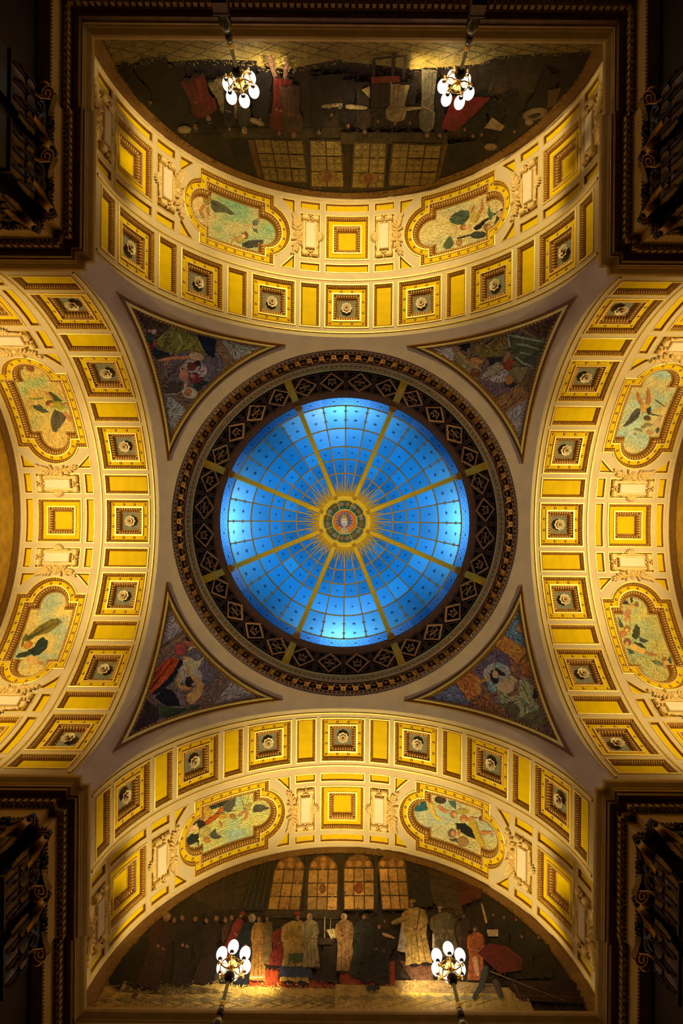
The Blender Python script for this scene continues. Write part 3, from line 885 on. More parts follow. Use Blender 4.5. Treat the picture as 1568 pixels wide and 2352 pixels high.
def raymesh(px0, px1, wd, ph):
    b2 = MB(); t0, t1 = th_of(px0), th_of(px1); rows = []
    for k in range(13):
        f = k / 12; th = t0 + (t1 - t0) * f
        ww = wd * (1 - f) ** 0.8 + 0.004; of = 0.035 * sin(f * 9 + ph) * f
        c = dome_pt(0, th, 0.02)
        rows.append([c + Vector((0, of - ww, 0)), c + Vector((0, of, -0.01)), c + Vector((0, of + ww, 0))])
    b2.grid(rows); return b2.mesh('flame_ray', ['ray'])
rayA, rayB = raymesh(58, 110, 0.046, 0.0), raymesh(58, 94, 0.060, 2.0)
for k in range(96):
    if k % 12 == 0: continue
    ob('flame_ray', rayA if k % 2 else rayB, DOME, DI @ RZ(2 * pi * k / 96 + pi / 8))
# oculus ring and medallion
ZO = GC + GR * cos(TH[7]) + 0.0
RO = 59.5 * (ZO - H) / F_PX
b2 = MB(); b2.lathe([(RO, ZO + 0.05), (RO + 0.01, ZO - 0.06), (RO - 0.05, ZO - 0.13), (RO - 0.10, ZO - 0.11), (RO - 0.13, ZO - 0.15), (RO - 0.19, ZO - 0.15), (RO - 0.22, ZO - 0.10), (RO - 0.25, ZO - 0.10), (RO - 0.27, ZO + 0.1)], 64, 0, smooth=True)
OC = ob('oculus_ring', b2.mesh('oculus_ring', ['rib']), DOME, DI)
b2 = MB(); b2.box((RO - 0.12, -0.09, ZO - 0.19), (RO + 0.06, 0.09, ZO - 0.05)); b2.dome((RO - 0.03, 0, ZO - 0.19), (1, 0, 0), (0, 1, 0), (0, 0, -1), 0.06, 0.06, 0.05, 8)
clip = b2.mesh('oculus_clip', ['gold'])
for k in range(8): ob('oculus_clip', clip, OC, RZ(k * pi / 4 + pi / 8))

# ------------------------------------------------------------------ painting on real surfaces
from mathutils import noise as mnoise
def ray(px, py):
    dx, dy = (px - PCX) / F_PX, (py - PCY) / F_PX
    return Vector((dx + ROLL * dy, dy - ROLL * dx, 1.0))
EYE = Vector((0, CAMY, H))
def proj(p):
    q = Vector(p) - EYE; x, y = q.x / q.z, q.y / q.z
    return (PCX + F_PX * (x - ROLL * y), PCY + F_PX * (y + ROLL * x))
def surf_plane(axis, val, sgn):
    def f(px, py, off):
        d = ray(px, py); t = (val - EYE[axis]) / d[axis]; p = EYE + d * t
        p[axis] += sgn * off; return p
    return f
def surf_sphere(base):
    c = Vector((0, 0, ZS))
    def f(px, py, off):
        d = ray(px, py); o = EYE - c; R = RS - base - off
        A = d.dot(d); B = o.dot(d); C = o.dot(o) - R * R
        return EYE + d * ((-B + sqrt(max(0, B * B - A * C))) / A)
    return f
def surf_barrel(th, R):
    Mi = RZ(-th)
    def f(px, py, off):
        d = Mi @ ray(px, py); o = Mi @ (EYE - Vector((0, 0, ZS))); r = R - off
        A = d.x ** 2 + d.z ** 2; B = o.x * d.x + o.z * d.z; C = o.x ** 2 + o.z ** 2 - r * r
        t = (-B + sqrt(max(0, B * B - A * C))) / A
        return RZ(th) @ (o + d * t) + Vector((0, 0, ZS))
    return f

class Paint:
    def __init__(s, surf, clip=None, light=(1, 1, 1), gain=1.0, step=8.0, lay=0.0007, base=0.0):
        s.surf = surf; s.clip = clip; s.light = light; s.gain = gain; s.step = step; s.lay = lay
        s.n = 0; s.base = base; s.mb = MB(); s.mb.c = []; s.x0 = s.y0 = 0; s.sc = 1.0; s.shapes = []
    def crop(s, x0, y0, sc): s.x0, s.y0, s.sc = x0, y0, sc
    def P(s, p): return (s.x0 + p[0] / s.sc, s.y0 + p[1] / s.sc)
    def alb(s, c, k=1.0):
        return tuple(min(0.9, max(0.0, x * s.gain * k / l)) for x, l in zip(lin(c), s.light))
    def v(s, p, c):
        s.mb.v.append(tuple(s.surf(p[0], p[1], s.base + s.n * s.lay))); s.mb.c.append(c); return len(s.mb.v) - 1
    def f(s, ids, pts):
        if s.clip:
            c = (sum(p[0] for p in pts) / len(pts), sum(p[1] for p in pts) / len(pts))
            if not inside(c, s.clip): return
        s.mb.fc(ids, 0)
    def poly(s, pts, c, fold=0.25, fr=0.06, raw=False):
        s.n += 1
        q = pts if raw else [s.P(p) for p in pts]
        ext = max(max(p[0] for p in q) - min(p[0] for p in q), max(p[1] for p in q) - min(p[1] for p in q))
        s.mem(q, c)
        V, Fs = tri(q, [], s.step if ext > 2.2 * s.step else 1000)
        if callable(c): cols = [s.alb(c(*p)) for p in V]
        else: cols = [s.alb(c, 1 + fold * 2.2 * mnoise.noise(Vector((p[0] * fr * 2.2, p[1] * fr, s.n * 3.1)))) for p in V]
        ids = [s.v(p, cc) for p, cc in zip(V, cols)]
        for f in Fs: s.f([ids[i] for i in f], [V[i] for i in f])
    def ell(s, cx, cy, rx, ry, c, rot=0.0, edge=0.5, seg=14):
        s.n += 1; a = radians(rot)
        ctr = s.P((cx, cy)); cid = s.v(ctr, s.alb(c, 1.12)); prev = None
        for fr, k in ((0.4, 1.08), (0.75, 0.95), (1.0, edge)):
            ps = []
            for i in range(seg):
                t = 2 * pi * i / seg; u, w_ = rx * fr * cos(t), ry * fr * sin(t)
                ps.append(s.P((cx + u * cos(a) - w_ * sin(a), cy + u * sin(a) + w_ * cos(a))))
            ids = [s.v(p, s.alb(c, k)) for p in ps]
            for i in range(seg):
                j = (i + 1) % seg
                if prev is None: s.f((cid, ids[i], ids[j]), (ctr, ps[i], ps[j]))
                else: s.f((prev[0][i], ids[i], ids[j], prev[0][j]), (prev[1][i], ps[i], ps[j], prev[1][j]))
            prev = (ids, ps)
        s.mem(prev[1], c)
    def limb(s, pts, wd, c, w1=None, edge=0.45):
        s.n += 1; P2 = []
        for a, b2 in zip(pts, pts[1:]):
            a = Vector(a); b2 = Vector(b2); k = max(2, int((b2 - a).length / s.sc / s.step))
            P2 += [a.lerp(b2, i / k) for i in range(k)]
        P2.append(Vector(pts[-1])); n = len(P2); rows = []
        for i, p in enumerate(P2):
            d = (P2[min(i + 1, n - 1)] - P2[max(i - 1, 0)]).normalized(); nn = Vector((-d.y, d.x))
            f = i / (n - 1); ww = (wd + ((w1 if w1 is not None else wd * 0.6) - wd) * f) / 2
            if i in (0, n - 1): ww *= 0.6
            ps = [s.P(p + nn * (ww * e)) for e in (-1, 0, 1)]
            rows.append(([s.v(q, s.alb(c, k)) for q, k in zip(ps, (edge, 1.12, 0.85))], ps))
        for (a, pa), (b2, pb) in zip(rows, rows[1:]):
            for k in range(2): s.f((a[k], a[k + 1], b2[k + 1], b2[k]), (pa[k], pa[k + 1], pb[k + 1], pb[k]))
        s.mem([r[1][0] for r in rows] + [r[1][2] for r in rows[::-1]], c)
    def mem(s, q, c):
        s.shapes.append((min(p[0] for p in q), max(p[0] for p in q), min(p[1] for p in q), max(p[1] for p in q), q, c))
    def strokes(s, count, l0, l1, wd, jit, seed):
        """visible brush strokes that take up the colour of the form they lie on"""
        rg = random.Random(seed); xs = [p[0] for p in s.clip]; ys = [p[1] for p in s.clip]; s.n += 2
        for k in range(count):
            p = (rg.uniform(min(xs), max(xs)), rg.uniform(min(ys), max(ys)))
            if not inside(p, s.clip): continue
            c = None; q_ = None
            for x0, x1, y0, y1, q, col in reversed(s.shapes):
                if x0 <= p[0] <= x1 and y0 <= p[1] <= y1 and inside(p, q): c = col; q_ = q; ix = min(x1 - x0, y1 - y0); break
            if c is None: continue
            if callable(c): c = c(*p)
            a = mnoise.noise(Vector((p[0] * 0.02, p[1] * 0.02, seed))) * 5 + rg.uniform(-0.35, 0.35)
            L = min(rg.uniform(l0, l1), ix * 0.6 + 1.5) / 2; w_ = min(wd * rg.uniform(0.6, 1.3), L * 0.6) / 2
            u = Vector((cos(a), sin(a))); v = Vector((-sin(a), cos(a))); P0 = Vector(p)
            if not all(inside(e_, z_) for e_ in (tuple(P0 - u * L), tuple(P0 + u * L), tuple(P0 + v * w_), tuple(P0 - v * w_)) for z_ in (q_, s.clip)): continue
            kk = 1 + rg.uniform(-jit, jit * 1.15); cc = s.alb(tuple(max(0, min(255, x * rg.uniform(0.94, 1.06))) for x in c), kk)
            pts = [P0 - u * L - v * w_ * 0.5, P0 - u * L * 0.3 - v * w_, P0 + u * L - v * w_ * 0.2, P0 + u * L * 0.7 + v * w_, P0 - u * L * 0.8 + v * w_]
            s.f([s.v((q.x, q.y), cc) for q in pts], [(q.x, q.y) for q in pts])
    def wing(s, root, pts, c):
        """feathered wing: body polygon plus darker feather lines from the root"""
        s.poly(pts, c, 0.3)
        for p in pts[1:-1]: s.limb([root, tuple(Vector(root).lerp(Vector(p), 0.96))], 5 * s.sc / 5, tuple(x * 0.6 for x in c), 2 * s.sc / 5)
    def fig(s, foot, head, wd, robe, skin=(118, 72, 40), hair=(34, 22, 14), hands=True, hat=None):
        f = Vector(foot); h = Vector(head); ax = h - f; L = ax.length; u = ax / L; n = Vector((-u.y, u.x)); hs = L * 0.062
        at = lambda t, k: tuple(f + u * (L * t) + n * (wd * k))
        s.poly([at(0.02, -0.5), at(0.0, 0.45), at(0.45, 0.36), at(0.62, 0.42), at(0.84, 0.40), at(0.90, 0.13), at(0.90, -0.13), at(0.84, -0.40), at(0.62, -0.44), at(0.45, -0.38)], robe, 0.35, 0.09)
        for k in (-0.25, 0.0, 0.22): s.limb([at(0.05, k), at(0.5, k * 0.7)], wd * 0.06, tuple(x * 0.78 for x in robe), wd * 0.03)
        s.limb([at(0.82, -0.36), at(0.62, -0.42), at(0.56, -0.05)], wd * 0.20, tuple(min(255, x * 1.15) for x in robe))
        s.limb([at(0.82, 0.36), at(0.64, 0.42), at(0.55, 0.2)], wd * 0.18, tuple(x * 0.85 for x in robe))
        if hands:
            for q in (at(0.56, -0.03), at(0.54, 0.18)): s.ell(q[0], q[1], hs * 0.42, hs * 0.35, skin)
        hx, hy = f + u * (L * 0.95)
        s.ell(hx, hy, hs * 0.90, hs, hair, math.degrees(atan2(u.y, u.x)) - 90)
        q = f + u * (L * 0.94) + n * (hs * (0.28 if int(foot[0]) % 2 else -0.28)); s.ell(q.x, q.y, hs * 0.5, hs * 0.66, skin, math.degrees(atan2(u.y, u.x)) - 90)
        if hat:
            q = f + u * (L * 1.0); s.ell(q.x, q.y, hs * 0.9, hs * 0.55, hat, math.degrees(atan2(u.y, u.x)) - 90)
        q = at(0.0, -0.2); s.ell(q[0], q[1], wd * 0.16, wd * 0.07, (25, 15, 10)); q = at(0.0, 0.2); s.ell(q[0], q[1], wd * 0.16, wd * 0.07, (25, 15, 10))
    def obj(s, name, parent, m='paint'):
        return keep(ob(name, s.mb.mesh(name, [m])), parent)

def cloud(c1, c2, c3, sc=0.012, seed=0.0):
    def f(px, py):
        t = mnoise.fractal(Vector((px * sc, py * sc * 1.4, seed)), 1.0, 2.0, 4) * 1.5
        a, b2 = (c1, c2) if t < 0 else (c1, c3)
        k = min(1.0, abs(t) * 1.1)
        return tuple(x + (y - x) * k for x, y in zip(a, b2))
    return f

# ------------------------------------------------------------------ the eight oval vault paintings
SKIN = (186, 116, 58); DK = (62, 54, 38)
OVF = {}
def oval_frame():
    d = {}; R, yc = RW, YC
    b2 = MB(bend(R, yc)); sweep(b2, ovalf, [(0.03, 0.0), (0.05, 0.0), (0.14, 0.10)], 1); sweep(b2, ovalf, [(0.14, 0.10), (0.30, 0.10)], 0)
    sweep(b2, ovalf, [(0.30, 0.10), (0.35, 0.10), (0.40, 0.13), (0.52, 0.27), (0.56, 0.29)], 1)
    d['frame'] = b2.mesh('frame', ['yellow', 'golddark'])
    b2 = MB(bend(R, yc)); sweep(b2, ovalf, [(-0.012, 0.0), (-0.012, -0.03), (0.0, -0.035), (0.03, -0.035), (0.04, 0.01)]); d['outer_fillet'] = b2.mesh('outer_fillet', ['goldhi'])
    b2 = MB(bend(R, yc)); sweep(b2, ovalf, [(0.295, 0.10), (0.295, 0.06), (0.34, 0.06), (0.35, 0.12)]); d['inner_fillet'] = b2.mesh('inner_fillet', ['goldhi'])
    b2 = MB(bend(R, yc)); beads(b2, ovalf, (0.05, 0.01), (0.13, 0.09), 0.085, 0.034, 0.035)
    d['leaf_moulding'] = b2.mesh('leaf_moulding', ['gold'])
    b2 = MB(bend(R, yc)); beads(b2, ovalf, (0.37, 0.11), (0.48, 0.23), 0.095, 0.042, 0.05, seg=8, frac=0.6)
    beads(b2, ovalf, (0.50, 0.25), (0.55, 0.285), 0.06, 0.024, 0.028, seg=5, mid=False)
    d['gadroon_moulding'] = b2.mesh('gadroon_moulding', ['gold'])
    b2 = MB(bend(R, yc))
    for p, t, nn in walk(ovalf(0.22), 0.37):
        b2.dome((p.x, p.y, 0.10), (1, 0, 0), (0, 1, 0), (0, 0, -1), 0.055, 0.055, 0.02, 8, 0)
        b2.dome((p.x, p.y, 0.082), (1, 0, 0), (0, 1, 0), (0, 0, -1), 0.022, 0.022, 0.025, 6, 1)
    d['studs'] = b2.mesh('studs', ['golddark', 'goldhi'])
    return d
OVF = oval_frame()
OL = (1.0, 0.86, 0.70)   # colour of the warm wash on the vaults, taken out of the seen colours

def ov(arch, sgn, label, sky, draw):
    th = ARCH[arch]; phi = sgn * 3 * MOD
    mtx = VM[arch] @ RY(phi)
    loc = mtx @ Vector((0, YC, RW))
    e = thing('ceiling_painting', label, 'painting', T(loc))
    for part, me in OVF.items():
        o = keep(ob(part, me, None, mtx, stuff=part in STUFF), e)
    loop = []
    for x, y in ovalf(0.53):
        a = x / RW; q = mtx @ Vector(((RW + 0.285) * sin(a), YC + y, (RW + 0.285) * cos(a))); loop.append(proj(q))
    P = Paint(surf_barrel(th, RW + 0.285), loop, OL, 1.08, 7.0)
    P.poly(loop, sky, raw=True)
    draw(P); P.strokes(2600, 3, 7, 2.0, 0.2, len(label)); P.obj('canvas', e, 'sky')

def d_tl(P):
    P.crop(400, 400, 4.356)
    P.ell(330, 250, 42, 62, (150, 120, 45)); P.limb([(300, 300), (262, 370), (292, 450)], 42, SKIN); P.limb([(330, 330), (340, 425)], 40, SKIN); P.ell(345, 195, 30, 25, (110, 75, 35))
    P.wing((370, 280), [(370, 250), (430, 268), (520, 320), (605, 398), (580, 412), (520, 392), (470, 382), (410, 388), (362, 330)], (92, 84, 52))
    P.wing((785, 500), [(775, 475), (825, 440), (850, 468), (832, 515), (790, 522)], (95, 92, 70)); P.wing((785, 540), [(775, 535), (828, 545), (845, 597), (800, 575)], (85, 80, 62))
    P.limb([(800, 520), (740, 515), (690, 495)], 26, (200, 150, 90))
    P.limb([(640, 640), (590, 645), (570, 690)], 30, SKIN); P.ell(655, 655, 42, 36, (170, 135, 55)); P.ell(705, 612, 38, 38, (112, 74, 36)); P.ell(692, 622, 24, 27, (205, 150, 90))
    P.wing((690, 705), [(680, 690), (760, 660), (900, 655), (890, 690), (820, 735), (740, 740), (680, 722)], (62, 56, 46))
ov('top', 1, 'oval painting of cherubs in a pale green sky, left on the top vault',
   cloud((178, 170, 108), (140, 165, 115), (214, 172, 105), seed=1), d_tl)
def d_tr(P):
    P.crop(920, 400, 5.227)
    P.wing((815, 520), [(580, 545), (605, 500), (640, 470), (720, 432), (830, 440), (825, 520), (760, 605), (680, 610), (600, 585)], (78, 84, 58))
    P.limb([(860, 500), (865, 430), (885, 370)], 48, SKIN); P.limb([(930, 490), (980, 410), (978, 315)], 50, SKIN); P.limb([(910, 450), (860, 580)], 125, (190, 150, 62), 95)
    P.ell(750, 638, 42, 38, (150, 95, 45)); P.ell(765, 645, 26, 26, (205, 130, 75)); P.limb([(810, 590), (830, 650), (830, 690)], 44, (205, 150, 85))
    P.limb([(600, 620), (660, 640), (640, 770)], 50, (200, 160, 90)); P.wing((610, 820), [(505, 860), (560, 765), (600, 735), (640, 820), (610, 890), (530, 905)], (84, 90, 48)); P.ell(700, 820, 40, 44, (165, 112, 55))
    P.ell(930, 728, 98, 44, (62, 62, 45), -5); P.limb([(845, 728), (670, 770)], 22, (40, 35, 25), 18)
    for q in (700, 730, 760): P.limb([(q, 800), (q + 5, 720)], 6, (30, 25, 20))
    P.limb([(880, 660), (960, 615), (1000, 560), (1060, 530)], 62, (34, 27, 20), 28); P.limb([(1040, 545), (1235, 400)], 16, (62, 44, 26))
    P.ell(1040, 640, 48, 50, (135, 92, 44)); P.ell(1060, 640, 28, 32, (195, 140, 85))
    P.wing((1075, 540), [(1040, 480), (1055, 345), (1075, 440), (1130, 470), (1075, 560)], (84, 98, 60))
    P.poly([(1120, 600), (1145, 510), (1230, 400), (1300, 290), (1295, 420), (1230, 530), (1180, 605)], (66, 45, 34)); P.ell(1190, 480, 38, 45, (190, 145, 90))
ov('top', -1, 'oval painting of cherubs with a dark lute, right on the top vault', cloud((205, 178, 110), (190, 175, 125), (214, 180, 105), seed=2), d_tr)
def d_lt(P):
    P.crop(0, 780, 7.127)
    P.wing((480, 300), [(470, 262), (600, 290), (720, 350), (640, 382), (500, 372)], (62, 78, 34)); P.poly([(320, 330), (400, 262), (490, 340), (505, 410), (430, 430)], (150, 115, 38)); P.ell(495, 465, 78, 58, (140, 84, 28), 35)
    P.poly([(310, 370), (415, 430), (365, 500), (325, 430)], (44, 54, 38))
    P.wing((890, 1000), [(850, 990), (790, 850), (870, 870), (1000, 980), (1040, 1010), (900, 1015)], (66, 72, 32)); P.limb([(870, 990), (800, 900), (715, 835)], 46, SKIN)
    P.limb([(860, 1060), (960, 1060), (1040, 1140)], 130, (160, 138, 34), 110); P.ell(810, 1040, 65, 52, (115, 72, 28)); P.ell(840, 1070, 40, 36, (205, 140, 60))
    P.limb([(1030, 1060), (1110, 1050)], 70, SKIN); P.limb([(1040, 1190), (1125, 1290), (1150, 1350)], 78, SKIN)
    P.wing((930, 1190), [(890, 1140), (1010, 1190), (1090, 1270), (1045, 1350), (1000, 1420), (920, 1520), (862, 1510), (825, 1380), (840, 1250)], (88, 74, 48))
    P.limb([(720, 950), (600, 975), (470, 960)], 36, (125, 122, 46)); P.wing((560, 1090), [(510, 1080), (640, 1060), (720, 1120), (800, 1190), (720, 1202), (600, 1160)], (76, 76, 54))
ov('left', -1, 'oval painting of cherubs with big grey wings, upper one on the left vault', cloud((205, 172, 85), (165, 175, 110), (214, 165, 75), seed=3), d_lt)
def d_lb(P):
    P.crop(0, 1320, 7.127)
    P.poly([(360, 1100), (450, 1000), (650, 830), (850, 722), (950, 710), (1028, 770), (900, 880), (760, 972), (600, 1000), (480, 1090)], (120, 100, 34), 0.4)
    for k in range(7): P.limb([(430, 1080 - k * 8), (650 + 50 * k, 960 - 30 * k)], 12, (80, 68, 22), 6)
    P.poly([(340, 1180), (370, 1040), (430, 960), (470, 1000), (400, 1100), (370, 1180)], (105, 98, 46)); P.ell(460, 1150, 85, 52, (200, 120, 40), -35)
    P.wing((520, 1270), [(440, 1240), (560, 1180), (620, 1070), (710, 1015), (795, 1090), (762, 1210), (640, 1310), (560, 1340)], (44, 54, 44))
    P.wing((470, 1290), [(250, 1330), (320, 1280), (450, 1250), (530, 1300), (420, 1345), (280, 1362)], (56, 58, 44))
    P.poly([(420, 1340), (560, 1330), (640, 1350), (680, 1450), (520, 1475), (460, 1430)], (205, 155, 80)); P.limb([(620, 1435), (725, 1468)], 56, SKIN)
ov('left', 1, 'oval painting of a cherub with a palm frond, lower one on the left vault', cloud((222, 182, 92), (172, 172, 130), (224, 186, 95), seed=4), d_lb)
def d_rt(P):
    P.crop(1370, 800, 7.919)
    P.limb([(840, 1040), (760, 900), (742, 790)], 100, SKIN, 50); P.limb([(920, 1040), (945, 890), (930, 715)], 110, SKIN, 45); P.ell(885, 1090, 105, 90, (205, 160, 70))
    P.wing((790, 1170), [(800, 1100), (730, 1088), (650, 1160), (580, 1280), (470, 1412), (500, 1432), (640, 1362), (760, 1255), (785, 1170)], (80, 70, 55))
    P.wing((940, 1150), [(890, 1085), (985, 1060), (1000, 1170), (930, 1215)], (56, 54, 38)); P.ell(915, 1268, 68, 48, (92, 66, 42), 10)
    P.limb([(1000, 1165), (1150, 1090), (1200, 1040)], 50, (205, 160, 85)); P.limb([(1060, 935), (1235, 1060)], 30, (80, 68, 44)); P.limb([(945, 1190), (1190, 1240)], 26, (48, 40, 34))
    for x, y, r in ((720, 1470, 45), (700, 1560, 40), (790, 1490, 40), (850, 1430, 45), (900, 1390, 50), (960, 1390, 45)): P.ell(x, y, r, r * 0.6, (128, 116, 74), x % 50)
    P.poly([(1030, 1350), (1120, 1260), (1190, 1262), (1150, 1400), (1050, 1440)], (200, 158, 112)); P.ell(965, 1530, 58, 52, (195, 126, 72)); P.poly([(1060, 1490), (1130, 1420), (1140, 1500), (1100, 1555)], (70, 64, 50))
ov('right', 1, 'oval painting of a diving cherub with bow, upper one on the right vault', cloud((198, 178, 112), (165, 182, 160), (222, 186, 110), seed=5), d_rt)
def d_rb(P):
    P.crop(1370, 1320, 7.84)
    P.wing((570, 540), [(440, 530), (490, 402), (560, 480), (585, 540)], (64, 50, 44)); P.wing((625, 500), [(598, 370), (642, 375), (658, 492), (610, 512)], (52, 52, 46))
    P.limb([(570, 600), (525, 740), (520, 860)], 90, SKIN, 36); P.limb([(600, 620), (570, 740), (592, 830)], 80, SKIN, 30); P.limb([(560, 590), (680, 550)], 110, (205, 155, 75), 80); P.ell(715, 530, 55, 46, (130, 95, 42), 20)
    P.poly([(370, 740), (440, 830), (485, 950), (412, 945)], (66, 76, 54)); P.ell(480, 1060, 70, 62, SKIN); P.ell(550, 970, 62, 66, (155, 104, 52)); P.ell(540, 1000, 38, 36, (205, 150, 80))
    P.wing((660, 1140), [(630, 1115), (660, 980), (710, 880), (782, 960), (772, 1120), (700, 1172)], (66, 64, 34)); P.wing((770, 1160), [(770, 1120), (945, 1190), (860, 1232), (760, 1192)], (76, 72, 56))
    P.limb([(610, 1270), (760, 1340), (890, 1400)], 150, (222, 172, 82), 110); P.limb([(870, 1390), (1000, 1440), (1110, 1442)], 80, SKIN, 26); P.ell(555, 1205, 68, 70, (135, 84, 42)); P.ell(540, 1240, 40, 36, (200, 140, 75))
    P.wing((690, 1230), [(650, 1210), (800, 1230), (905, 1332), (780, 1302)], (54, 62, 34)); P.wing((580, 1350), [(540, 1320), (620, 1350), (695, 1420), (590, 1432)], (76, 84, 62))
    P.wing((1200, 1610), [(975, 1540), (1100, 1540), (1200, 1590), (1205, 1652), (1060, 1612)], (104, 104, 66)); P.wing((1290, 1570), [(1270, 1520), (1330, 1470), (1355, 1600), (1300, 1592)], (64, 80, 48))
    P.ell(1260, 1605, 56, 75, (205, 146, 76), -15); P.ell(1215, 1515, 42, 42, (145, 94, 50))
ov('right', -1, 'oval painting of tumbling cherubs, lower one on the right vault', cloud((195, 172, 90), (165, 170, 125), (205, 175, 85), seed=6), d_rb)
def d_bl(P):
    P.crop(380, 1780, 5.227)
    P.poly([(270, 550), (400, 420), (470, 390), (740, 290), (840, 260), (700, 370), (520, 430), (400, 560), (330, 620)], (54, 54, 42)); P.ell(500, 450, 60, 72, (205, 155, 58)); P.limb([(470, 500), (430, 560)], 46, SKIN)
    P.limb([(470, 590), (600, 500), (700, 380)], 70, (190, 84, 24), 50); P.limb([(640, 510), (760, 480)], 80, (205, 155, 45)); P.ell(805, 495, 38, 34, (170, 112, 44)); P.limb([(640, 545), (690, 635)], 34, SKIN)
    P.wing((700, 420), [(690, 370), (760, 292), (850, 258), (835, 370), (780, 442), (690, 436)], (94, 84, 62)); P.limb([(600, 470), (760, 440), (850, 420)], 12, (50, 40, 25))
    P.poly([(175, 690), (250, 570), (370, 615), (380, 665), (230, 722)], (228, 172, 112)); P.ell(430, 600, 52, 56, (54, 42, 28)); P.wing((390, 740), [(245, 770), (320, 700), (400, 720), (395, 800), (270, 852)], (44, 44, 34))
    P.ell(470, 685, 80, 68, (190, 165, 88), -30); P.limb([(420, 740), (500, 640)], 10, (120, 95, 45)); P.wing((540, 730), [(520, 720), (600, 640), (615, 700), (560, 740)], (94, 86, 66)); P.wing((540, 750), [(525, 740), (620, 700), (682, 742), (600, 782)], (90, 82, 62)); P.ell(500, 785, 42, 34, SKIN); P.limb([(385, 700), (400, 890)], 20, (36, 30, 22))
    P.limb([(1020, 330), (990, 430)], 66, (170, 140, 50)); P.limb([(980, 430), (930, 450), (870, 495)], 36, SKIN); P.limb([(990, 440), (960, 520), (910, 545)], 36, SKIN); P.wing((1050, 420), [(1040, 450), (1070, 360), (1160, 352), (1250, 398), (1160, 440), (1060, 455)], (80, 70, 48))
    P.limb([(950, 440), (930, 330), (890, 262)], 14, (98, 100, 44)); P.limb([(950, 430), (1000, 260)], 12, (98, 100, 44)); P.ell(1075, 292, 30, 30, (190, 120, 60))
ov('bottom', -1, 'oval painting of cherubs with a red cloth, left on the bottom vault', cloud((205, 190, 105), (165, 180, 150), (212, 190, 95), seed=7), d_bl)
def d_br(P):
    P.crop(900, 1780, 5.227)
    P.wing((400, 320), [(245, 430), (300, 320), (400, 285), (432, 420), (330, 442)], (36, 84, 84)); P.limb([(440, 290), (490, 430), (520, 500), (600, 545)], 92, (205, 165, 66), 40); P.limb([(550, 370), (640, 440), (695, 425)], 66, SKIN, 30); P.limb([(310, 300), (345, 385)], 34, SKIN)
    P.ell(580, 300, 72, 46, (64, 42, 24), 10); P.wing((740, 380), [(665, 300), (770, 320), (770, 412), (720, 390)], (74, 88, 62)); P.limb([(790, 430), (930, 440)], 90, (175, 145, 56)); P.ell(740, 470, 48, 46, (165, 108, 50)); P.ell(755, 480, 28, 28, (215, 155, 90)); P.ell(860, 522, 46, 46, (185, 108, 42)); P.ell(862, 545, 26, 24, (220, 150, 75))
    P.limb([(950, 540), (1010, 690), (1080, 820), (1112, 940)], 105, (195, 155, 46), 50); P.limb([(1060, 690), (1180, 690), (1212, 730)], 56, SKIN, 24); P.limb([(900, 540), (990, 500)], 50, SKIN); P.limb([(960, 510), (1045, 518)], 14, (120, 60, 24)); P.ell(1058, 522, 16, 26, (110, 45, 20))
    P.wing((830, 600), [(755, 580), (870, 578), (960, 650), (1000, 772), (900, 732), (780, 652)], (30, 30, 20)); P.ell(850, 800, 74, 62, (155, 116, 62), 20); P.ell(720, 700, 50, 56, (112, 92, 62)); P.ell(735, 705, 32, 36, (190, 126, 72)); P.limb([(800, 720), (810, 650)], 46, SKIN); P.poly([(670, 772), (770, 756), (790, 810), (720, 802)], (88, 72, 52))
ov('bottom', 1, 'oval painting of cherubs with horn and teal wing, right on the bottom vault', cloud((196, 178, 118), (172, 172, 140), (214, 178, 100), seed=8), d_br)

# ------------------------------------------------------------------ the four pendentive murals
AP, RGM = 7.02, 7.41
def pendf(sx, sy):
    def f(o):
        a = AP - o; r = RGM + o; x0 = sqrt(max(0.01, r * r - a * a)); n = 18; pts = []
        for k in range(n): pts.append((x0 + (a - x0) * k / n, a))
        for k in range(n): pts.append((a, a - (a - x0) * k / n))
        b0, b1 = atan2(x0, a), atan2(a, x0)
        for k in range(n): b2 = b0 + (b1 - b0) * k / n; pts.append((r * cos(b2), r * sin(b2)))
        return [(x * sx, y * sy) for x, y in pts]
    return f
def pend(sx, sy, label, bg, draw, gain):
    pf = pendf(sx, sy)
    e = thing('pendentive_mural', label, 'mural', T(sph(6.2 * sx, 6.2 * sy)))
    def fr(name, prof, m):
        b2 = MB(); b2.grid([[sph(x, y, d) for x, y in pf(o)] for o, d in prof], 0, closed=True)
        return keep(ob(name, b2.mesh(name, [m])), e)
    fr('outer_band', [(0.0, -0.02), (0.0, 0.04), (0.07, 0.045)], 'golddark')  # dark colour paints the shade of a recess round the frame
    fr('gilt_frame', [(0.07, 0.045), (0.075, 0.07), (0.10, 0.08), (0.125, 0.07), (0.13, 0.03)], 'goldhi')
    fr('inner_band', [(0.13, 0.03), (0.20, 0.025), (0.21, 0.0)], 'brown')
    b2 = MB(); P2 = pf(0.165)
    for p, t, nn in walk(P2, 0.085):
        c = sph(p.x, p.y, 0.028); n3 = (Vector((0, 0, ZS)) - c).normalized(); t3 = Vector((t.x, t.y, 0)); t3 = (t3 - n3 * t3.dot(n3)).normalized()
        b2.dome(c, t3, n3.cross(t3), n3, 0.028, 0.028, 0.035, 5)
    keep(ob('bead_row', b2.mesh('bead_row', ['gold']), stuff=True), e)
    loop = [proj(sph(x, y, 0.012)) for x, y in pf(0.17)]
    P = Paint(surf_sphere(0.012), loop, (1.0, 0.80, 0.60), gain, 8.0)
    P.poly(loop, bg, raw=True); draw(P); P.strokes(7000, 4, 11, 2.6, 0.34, len(label)); P.obj('canvas', e)
PG = 1.95
